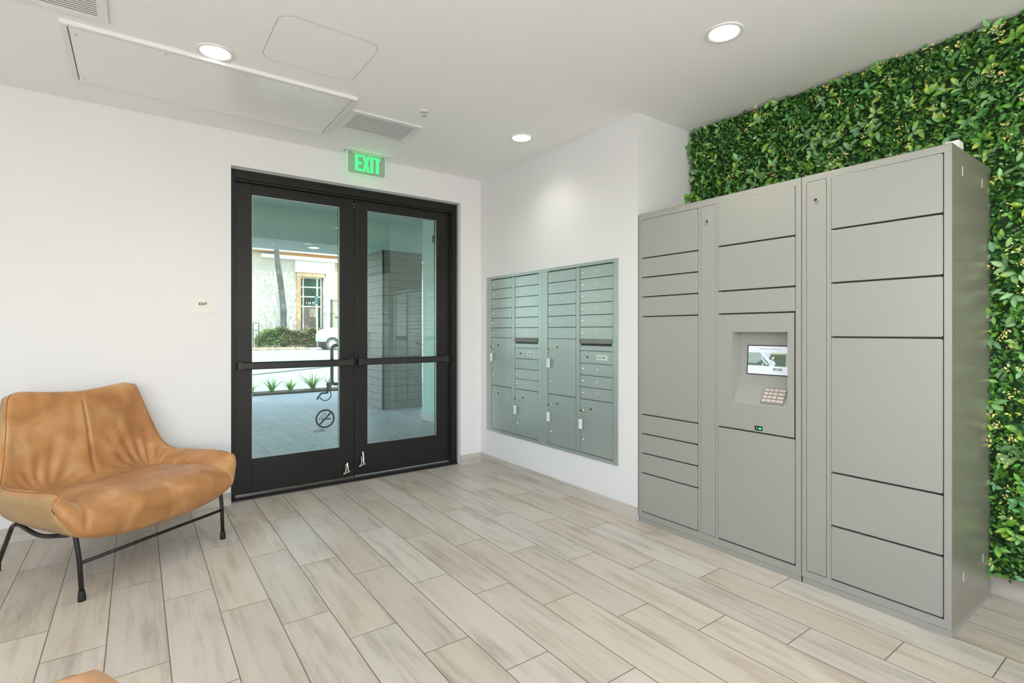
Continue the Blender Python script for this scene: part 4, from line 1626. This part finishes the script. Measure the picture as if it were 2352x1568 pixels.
# ------------------------------------------------------------------ outside: covered porch
EXW = mat('porch_stucco', (0.50, 0.64, 0.57), .8, var=.02)
ZC, ZS = 3.05, 2.59
YB, YO = 3.722, 4.72
struct(MB().box(-8, 0.64, 0.2, 4.47, -.05, 0.0).build('floor_porch', M['ext_floor']))
struct(MB().box(0.64, 2.2, 2.58, 4.47, -.05, 0.0).build('floor_porch_side', M['ext_floor']))
struct(MB().box(-8, 2.2, 4.47, 6.93, -.05, 0.0).build('pavement', mat('concrete_walk', (.50, .505, .50), .8, var=.06, scale=1.2)))
jn = MB()
for x_ in (-3.1, -.62, 1.86):
    jn.box(x_, x_ + .008, 4.47, 6.93, 0, .001)
struct(jn.build('pavement_joint', M['ink_grey']))
struct(MB().box(-8, 3.6, 0.2, YB, ZC, ZC + .1).build('ceiling_porch', EXW))
struct(MB().box(-8, 3.6, YB, YO, ZS, 3.35).build('ceiling_soffit', EXW))
struct(MB().box(-9, 3.6, -7.56, YO, 3.35, 3.45).build('roof', EXW))
struct(MB().box(0.64, 3.6, 0.2, 2.58, 0, ZC).build('wall_porch', EXW))
bs = MB().box(0.628, 0.64, 0.2, 2.58, 0, .10)
struct(bs.build('baseboard_porch', M['base']))

# siding clad column
co = (0.86, 4.10, 0)
tcol = thing('siding_column', 'square porch column clad in taupe lap siding outside the glass doors', 'column', co)
CX0, CX1, CY0, CY1 = .508, 1.218, 3.766, 4.46
MB().box(CX0 + .012, CX1 - .012, CY0 + .012, CY1 - .012, 0, ZS - .001).build('core', mat('dark_core', (.02, .02, .02), .8), tcol, off=co)
b = MB()
pz = .124
k_ = int(ZS / pz) + 1
for i in range(k_):
    z0, z1 = i * pz + .005, min((i + 1) * pz, ZS - .001)
    if z1 - z0 < .02:
        continue
    b.box(CX0, CX0 + .012, CY0 + .03, CY1 - .005, z0, z1)
    b.box(CX1 - .012, CX1, CY0 + .03, CY1 - .005, z0, z1)
    b.box(CX0 + .03, CX1 - .005, CY0, CY0 + .012, z0, z1)
    b.box(CX0 + .03, CX1 - .005, CY1 - .012, CY1, z0, z1)
b.build('siding', mat('taupe_siding', (.25, .235, .215), .6, var=.08, scale=5, stretch=(1, 1, 6)), tcol, off=co, bevel=.001, fix=False)
MB().box(CX0 - .002, CX0 + .03, CY0 - .002, CY0 + .03, 0, ZS - .001).build('corner_trim', mat('dark_corner', (.045, .042, .038), .5), tcol, off=co)

sprinkler('white sprinkler head on the porch soffit seen through the door glass', -1.10, 3.93, ZS)
ow = (-.465, 4.15, ZS)
to = thing('downlight', 'lit round light in the porch soffit seen through the door glass', 'ceiling light', ow)
MB().cyl((ow[0], ow[1], ZS), (ow[0], ow[1], ZS - .006), .095, seg=32).build('trim_ring', M['white_metal'], to, off=ow)
MB().cyl((ow[0], ow[1], ZS - .006), (ow[0], ow[1], ZS - .009), .072, seg=32).build('lamp_disc', M['lamp_disc'], to, off=ow)
bx = MB().box(.600, .640, 2.06, 2.20, 2.50, 2.60)
tag(bx.build('porch_sensor', M['bar'], off=(.62, 2.13, 2.50), bevel=.003), 'small grey box high on the porch wall behind the glass', 'sensor')
dlf = MB()
dlf.add([(-.92, 2.50, .004), (-.85, 2.53, .022), (-.79, 2.50, .014), (-.74, 2.56, .003), (-.82, 2.59, .018), (-.89, 2.56, .004)], [(0, 1, 5), (1, 4, 5), (1, 2, 4), (2, 3, 4)])
tag(dlf.build('dry_leaf', mat('dry_leaf', (.10, .07, .04), .8), off=(-.83, 2.54, 0), fix=False), 'curled dead leaf lying on the porch tiles', 'leaf')

# ------------------------------------------------------------------ planting strip with strap-leaved clumps
struct(MB().box(-8, 2.2, 6.93, 7.42, -.05, 0.035).build('ground_bed', mat('dark_mulch', (.035, .028, .02), .95, var=.5, scale=40, bump=.8, bump_scale=60)))


def clump(label, x, y, n, hmax, seed, group):
    rs = np.random.default_rng(seed)
    V, F, C = [], [], []
    for i in range(n):
        a = rs.uniform(0, 2 * PI)
        L = hmax * rs.uniform(.5, 1.05)
        lean = rs.uniform(.05, .8)
        w_ = rs.uniform(.010, .017)
        b = len(V)
        sx, sy = -math.sin(a), math.cos(a)
        tone = np.array(S(88, 128, 62)) * rs.uniform(.6, 1.35)
        for j in range(7):
            t_ = j / 6
            r_ = .03 + lean * L * t_ ** 1.6
            hz = L * t_ * (1 - .35 * lean * t_)
            ww = w_ * (1 - t_ ** 2.2)
            cx, cy = x + math.cos(a) * r_, y + math.sin(a) * r_
            V += [(cx - sx * ww, cy - sy * ww, .03 + hz + .004), (cx, cy, .03 + hz), (cx + sx * ww, cy + sy * ww, .03 + hz + .004)]
            C += [tone, tone * 1.2, tone]
        for j in range(6):
            for q in (0, 1):
                F.append((b + j * 3 + q, b + j * 3 + q + 1, b + j * 3 + q + 4, b + j * 3 + q + 3))
    o = cloud_object('strap_leaf_plant', [(np.array(V), np.array(F), np.array(C))], M['plant_leaf'], None, (x, y, .03))
    tag(o, label, 'plant', group)


GP = 'strap-leaved plants in the porch bed'
clump('strap-leaved plant cut by the door stile, nearest the chair side of the bed', -.88, 7.14, 26, .26, 1, GP)
clump('upright strap-leaved plant in the bed with one tall spear', -.50, 7.12, 30, .36, 2, GP)
clump('low strap-leaved plant in the middle of the porch bed', -.13, 7.15, 28, .28, 3, GP)
clump('largest strap-leaved plant, arching long blades by the handle', .30, 7.10, 44, .42, 4, GP)
clump('strap-leaved plant behind the wheelchair decal', .66, 7.16, 26, .30, 5, GP)
for i, x_ in enumerate((-1.4, -1.95, 1.1)):
    clump(['strap-leaved plant hidden beside the door stile', 'outermost strap-leaved plant of the bed', 'strap-leaved plant behind the meeting stiles'][i], x_, 7.14, 24, .3, 6 + i, GP)

# ------------------------------------------------------------------ street, far side
ASPH = mat('sunlit_street', (.265, .27, .25), .9, var=.06, scale=.5)
struct(MB().box(-40, 60, 7.42, 110, -.10, 0.0).build('street', ASPH))
d_s = Vector((.79, .613, 0)).normalized()
n_s = Vector((-.613, .79, 0))


def along(p, l0, l1, w0, w1, z0, z1, mb, mi=0):
    p = Vector(p)
    v = []
    for z_ in (z0, z1):
        for a, b in ((l0, w0), (l1, w0), (l1, w1), (l0, w1)):
            q = p + d_s * a + n_s * b
            v.append((q.x, q.y, z_))
    mb.add(v, [(0, 3, 2, 1), (4, 5, 6, 7), (0, 1, 5, 4), (1, 2, 6, 5), (2, 3, 7, 6), (3, 0, 4, 7)], mi)


g = MB()
along((-.035, 12.27, 0), -8, 9, 0, .16, 0, .02, g)
struct(g.build('kerb_shade_strip', mat('kerb_shade_dark', (.06, .085, .09), .6)))  # dark strip stands in for shade along the near kerb edge
# sidewalk and kerb on the far side
struct(MB().box(-30, 50, 35.0, 36.4, 0, .06).build('sidewalk', mat('far_sidewalk', (.11, .12, .115), .9, var=.1, scale=1)))
struct(MB().box(-30, 50, 34.75, 35.0, 0, .10).build('kerb', mat('pale_kerb', (.42, .50, .46), .9)))
struct(MB().box(-30, 50, 36.4, 41, 0, .05).build('ground_far_bed', mat('leaf_litter_soil', (.10, .085, .055), .95, var=.5, scale=8)))

# fallen leaves by the kerb: nobody could count them
rs = np.random.default_rng(5)
n = 2600
lx = rs.uniform(2.5, 7.3, n)
ly = np.where(rs.random(n) < .55, np.minimum(rs.normal(34.2, .3, n), 34.7), rs.uniform(35.1, 36.7, n))
P = np.stack([lx, ly, np.where(ly < 34.75, .02, .075) + rs.uniform(0, .03, n)], 1)
a = rs.uniform(0, 2 * PI, n)
D = np.stack([np.cos(a), np.sin(a), rs.uniform(0, .4, n)], 1)
N = np.stack([rs.normal(0, .4, n), rs.normal(0, .4, n), np.ones(n)], 1)
LT = np.array([S(214, 190, 140), S(180, 150, 96), S(120, 96, 60), S(226, 214, 180), S(90, 78, 52)])
ct = LT[rs.integers(0, 5, n)]
fo = cloud_object('fallen_leaves', [leaf_cloud((P, D, N, rs.uniform(.06, .13, n), rs.uniform(.04, .07, n), ct, ct))], M['plant_leaf'], None, (6, 35, 0))
tag(fo, 'dry fallen leaves scattered along the far kerb', 'leaves', None, 'stuff')

# hedge
rs = np.random.default_rng(8)
n = 15000
hx = rs.uniform(4.55, 9.5, n)
hy = rs.uniform(37.45, 39.1, n)
top = 1.30 + .16 * np.sin(hx * 2.3) + .10 * np.sin(hx * 6.1 + 1)
hz = np.where(rs.random(n) < .45, top - rs.exponential(.10, n), rs.uniform(.12, 1, n) * top)
edge = np.clip((hx - 4.55) / .4, 0, 1) * np.clip((9.5 - hx) / .4, 0, 1)
hz = .05 + hz * (.35 + .65 * np.sqrt(edge))
a = rs.uniform(0, 2 * PI, n)
D = np.stack([np.cos(a), np.sin(a) - .3, rs.uniform(-.2, .8, n)], 1)
N = np.stack([rs.normal(0, .5, n), -np.ones(n) * .5, rs.uniform(.2, 1, n)], 1)
HG = np.array([S(58, 84, 40), S(84, 112, 52), S(44, 62, 34), S(112, 128, 66), S(98, 86, 60), S(120, 98, 74)])
pk = np.where(hx < 6.3, rs.integers(0, 4, n), np.where(rs.random(n) < .55, rs.integers(0, 3, n), rs.integers(4, 6, n)))
ct = HG[pk] * rs.uniform(.7, 1.25, (n, 1))
th = thing('hedge', 'low bushy hedge across the street in front of the pale building', 'hedge', (6.8, 38.1, .05))
cloud_object('foliage', [leaf_cloud((np.stack([hx, hy, hz], 1), D, N, rs.uniform(.10, .20, n), rs.uniform(.045, .08, n), ct, ct * 1.2))], M['plant_leaf'], th, (6.8, 38.1, .05))
c = MB()
for i in range(30):
    x_ = 4.5 + 4.7 * i / 29
    y_ = 38.6 + .3 * math.sin(i * 2.1)
    c.tube([(x_, y_, .05), (x_ + .05 * math.sin(i), y_, .6), (x_ + .1 * math.cos(i * 3), y_ - .1, 1.05)], .02, 5)
c.build('stems', mat('hedge_stems', (.06, .045, .03), .9), th, off=(6.8, 38.1, .05), fix=False)

# street tree: leaning pale trunk, crown above the porch soffit's edge (it dapples the far wall)
tt = thing('street_tree', 'tall street tree with a bare leaning grey trunk rising from the hedge', 'tree', (6.72, 39.7, .05))
c = MB()
c.tube(bez([(6.74, 39.7, .05), (6.74, 39.7, 1.5), (6.68, 39.6, 3.2), (6.46, 39.4, 4.9), (6.16, 39.1, 6.7), (5.85, 38.2, 8.4), (5.6, 37, 10.2)], 6), .2, 14,
       radii=list(np.interp(np.linspace(0, 1, 37), [0, .2, .6, 1], [.25, .235, .205, .12])))
for i in range(9):
    a = i * 2.4
    c.tube(bez([(5.40, 36.0, 7.4 + i * .3), (5.4 + 1.2 * math.cos(a), 36 + 1.2 * math.sin(a), 8.6 + i * .2), (5.4 + 2.6 * math.cos(a), 36 + 2.4 * math.sin(a), 9.4 + i * .22)], 4), .07, 6,
           radii=list(np.linspace(.08, .02, 9)))
c.build('trunk', mat('smooth_bark', (.10, .105, .10), .85, var=.5, scale=1.6, bump=.5, bump_scale=12), tt, off=(6.72, 39.7, .05), fix=False)
n = 5200
ph = rs.uniform(0, 2 * PI, n)
cz = rs.uniform(-1, 1, n)
rr_ = rs.uniform(.35, 1, n) ** .5
P = np.stack([5.2 + 4.2 * rr_ * np.sqrt(1 - cz ** 2) * np.cos(ph), 36 + 3.0 * rr_ * np.sqrt(1 - cz ** 2) * np.sin(ph), 10.6 + 2.1 * rr_ * cz], 1)
a = rs.uniform(0, 2 * PI, n)
D = np.stack([np.cos(a), np.sin(a), rs.uniform(-.6, .4, n)], 1)
N = rs.normal(0, 1, (n, 3)) + np.array([0, 0, .5])
ct = HG[rs.integers(0, 4, n)] * rs.uniform(.8, 1.2, (n, 1))
cloud_object('crown', [leaf_cloud((P, D, N, rs.uniform(.16, .28, n), rs.uniform(.08, .12, n), ct, ct))], M['plant_leaf'], tt, (6.72, 39.7, .05))

# far building
BY = 41.0
bo = (8, BY, 0)
bt = thing('pale_building', 'pale stucco building across the street with a tall gridded doorway window', 'building', bo)
STU = mat('sunlit_stucco', (.58, .52, .45), .9, var=.03, scale=.7)
TRM = mat('white_stucco_trim', (.80, .78, .75), .85)
TAN = mat('tan_trim', (.58, .36, .20), .85, var=.04)
ORG = mat('orange_soffit', (.55, .27, .08), .85)
w = MB()
w.box(-14, 8.05, BY, BY + 6, 0, 9.5).box(8.05, 10.2, BY, BY + 6, 6.05, 9.5).box(10.2, 26, BY, BY + 6, 0, 9.5).box(8.05, 10.2, BY + .6, BY + 6, 0, 6.05)
w.build('wall', STU, bt, off=bo, fix=False)
w = MB()
w.box(5.25, 11.34, BY - .7, BY, 7.15, 7.42).box(-14, 26, BY - 1.0, BY, 7.66, 9.2)
w.box(10.35, 11.05, BY - .35, BY, 0, 7.149).box(11.35, 12.2, BY - .35, BY, 0, 7.43)
w.box(7.85, 10.349, BY - .25, BY, 6.18, 7.149)
w.build('white_band', TRM, bt, off=bo, fix=False)
w = MB()
w.box(-14, 26, BY - .85, BY, 7.60, 7.659).box(6.5, 11.34, BY - .6, BY, 7.421, 7.599).box(11.341, 26, BY - .6, BY, 7.44, 7.599)
w.build('eave', ORG, bt, off=bo, fix=False)
w = MB()
w.box(8.0, 8.32, BY - .18, BY - .001, 0, 5.84).box(8.06, 8.32, BY, BY + .59, 0, 5.84).box(8.0, 10.25, BY - .18, BY - .001, 5.84, 6.17).box(8.06, 10.19, BY, BY + .59, 5.84, 6.04).box(11.08, 11.33, BY - .2, BY, 0, 7.15)
w.build('doorway_surround', TAN, bt, off=bo, fix=False)
WGL = mat('dark_green_glass', (.010, .05, .022), .12, var=.7, scale=1.6, spec=.12)
w = MB().box(8.32, 10.15, BY + .30, BY + .32, 0, 5.84)
win = w.build('window', WGL, bt, off=bo)
w = MB()
for x0, x1 in ((8.32, 8.36), (8.55, 8.64), (9.68, 9.80), (10.02, 10.10)):
    w.box(x0, x1, BY + .24, BY + .30, 0, 5.84)
for z_ in (5.79, 5.00, 4.20, 3.38):
    w.box(8.325, 10.095, BY + .245, BY + .295, z_ - .045, z_ + .045)
w.build('mullions', TRM, win, off=bo, fix=False)
tx = MB()
put_text(tx, '110 IT', .30, (9.20, BY + .22, 3.66), (1, 0, 0), (0, 0, 1), 0, .004)
tx.build('lettering', TRM, win, off=bo, fix=False)
w = MB().box(8.64, 9.68, BY + .22, BY + .30, 0, 3.32).box(9.12, 9.66, BY + .215, BY + .22, 2.5, 3.2, 1)
dd_ = w.build('door', [mat('brown_door', (.13, .105, .08), .6), mat('door_notice', (.36, .29, .20), .7)], bt, off=bo, fix=False)
MB().cyl((8.80, BY + .18, 1.2), (8.80, BY + .18, 1.75), .03).build('door_handle', TRM, dd_, off=bo)

# sign post
so = (8.60, 37.0, 0)
ts_ = thing('street_sign', 'green street sign edge-on atop a white post in front of the hedge', 'sign', so, 0)
MB().cyl((8.60, 37.0, .05), (8.52, 37.0, 3.35), .055, seg=12).build('post', mat('white_post', (.78, .80, .76), .6), ts_, off=so)
w = MB().box(8.40, 8.64, 36.97, 37.03, 3.28, 3.98)
part_label(w.build('sign_plate', mat('teal_sign', (.018, .085, .085), .5), ts_, off=so, bevel=.01), 'teal green plate')

# utility enclosure and pole at the right of the doorway
uo = (10.9, 39.6, 0)
tu = thing('utility_enclosure', 'olive utility enclosure with a white round meter beside the pale building', 'enclosure', uo)
MB().box(10.45, 11.45, 39.2, 39.9, .05, 3.85).box(10.40, 11.50, 39.15, 39.95, 3.85, 3.95).build('enclosure_body', mat('olive_metal', (.26, .26, .19), .7, var=.1, scale=3), tu, off=uo, fix=False)
w = MB()
w.cyl((10.72, 39.2, 2.85), (10.72, 39.0, 2.85), .17, seg=20).box(10.60, 10.84, 39.05, 39.2, 2.55, 2.85)
part_label(w.build('meter', TRM, tu, off=uo, fix=False), 'white round meter')
tag(MB().cyl((10.22, 39.0, .05), (10.22, 39.0, 3.85), .045, seg=10).build('bollard_pole', M['bar'], off=(10.22, 39.0, .05)), 'thin dark pole standing beside the olive utility enclosure', 'pole')

# bent tube frame at the left end of the hedge
w = MB()
w.tube(fillet([(4.12, 37.2, .05), (4.12, 37.2, 1.90), (4.50, 37.2, 1.90), (4.50, 37.2, .05)], .08), .022, 8)
w.tube([(4.12, 37.2, 1.35), (4.50, 37.2, 1.35)], .018, 8)
tag(w.build('metal_rack', M['bar'], off=(4.3, 37.2, .05)), 'thin dark bent-tube frame standing at the end of the hedge', 'rack')
w = MB().box(3.50, 4.04, 36.9, 37.3, .05, .62).box(3.58, 3.8, 36.88, 36.9, .15, .5)
tag(w.build('utility_box', mat('pale_blue_box', (.42, .50, .52), .6), off=(3.77, 37.1, .05), bevel=.02, fix=False), 'low pale blue-grey box on the ground beside the hedge', 'box')

# parked car, nose to the left, only its front shows
ko = (9.9, 32.6, 0)
tk = thing('white_car', 'white off-road car parked across the street, its front wheel in view', 'car', ko)
PAINT = mat('white_car_paint', (.80, .80, .79), .25, var=.01, coat=.4)
prof = [(7.60, .62), (7.50, .78), (7.50, 1.02), (7.60, 1.26), (7.78, 1.40), (8.9, 1.60), (9.35, 1.64), (10.0, 2.05), (12.1, 2.08), (12.4, 1.9), (12.5, 1.2), (12.48, .62),
        (12.0, .55)]


def arch(cx, r_, z0=.42, n_=10):
    return [(cx + r_ * math.cos(a), z0 + r_ * math.sin(a)) for a in np.linspace(.25, PI - .25, n_)]


outline = prof + arch(11.3, .46) + [(10.6, .48), (8.75, .48)] + arch(8.15, .46)
MB().box(7.75, 12.2, 31.98, 33.25, .20, .60).build('underbody', M['rubber'], tk, off=ko)
w = MB().prism(outline, 'y', 31.75, 33.5)
w.build('car_body', PAINT, tk, off=ko, bevel=.05)
gl_ = mat('car_glass', (.02, .03, .03), .08)
w = MB().prism([(9.55, 1.60), (10.05, 1.97), (10.9, 1.99), (10.9, 1.60)], 'y', 31.735, 31.75).prism([(11.0, 1.60), (11.0, 1.99), (12.05, 1.98), (12.2, 1.62)], 'y', 31.735, 31.75)
w.build('side_window', gl_, tk, off=ko, fix=False)
w = MB()
for cx in (8.15, 11.3):
    pts = [(cx + .47 * math.cos(a), .42 + .47 * math.sin(a)) for a in np.linspace(0, PI, 18)]
    inn = [(cx + .41 * math.cos(a), .42 + .41 * math.sin(a)) for a in np.linspace(PI, 0, 18)]
    w.prism(pts + inn, 'y', 31.70, 31.80)
w.build('wheel_arch', mat('dark_cladding', (.015, .018, .018), .7), tk, off=ko, fix=False)
w = MB().box(7.47, 7.60, 31.85, 33.4, .56, .80)
w.build('bumper', mat('pale_bumper', (.45, .52, .50), .5), tk, off=ko, bevel=.04)
for cx, cy_ in ((8.15, 31.74), (11.3, 31.74), (8.15, 33.30), (11.3, 33.30)):
    w = MB()
    w.cyl((cx, cy_, .40), (cx, cy_ + .22, .40), .40, seg=36)
    wh = w.build('wheel', mat('tyre', (.07, .085, .08), .8) if 'tyre' not in bpy.data.materials else bpy.data.materials['tyre'], tk, off=ko, bevel=.02)
    w = MB().cyl((cx, cy_ - .02, .40), (cx, cy_ + .05, .40), .24, seg=30)
    for q in range(8):
        a = q * PI / 4 + .2
        w.cyl((cx + .165 * math.cos(a), cy_ - .022, .40 + .165 * math.sin(a)), (cx + .165 * math.cos(a), cy_ - .03, .40 + .165 * math.sin(a)), .032, seg=8, mi=1)
    w.build('hubcap', [PAINT, M['ink']], wh, off=ko, fix=False)
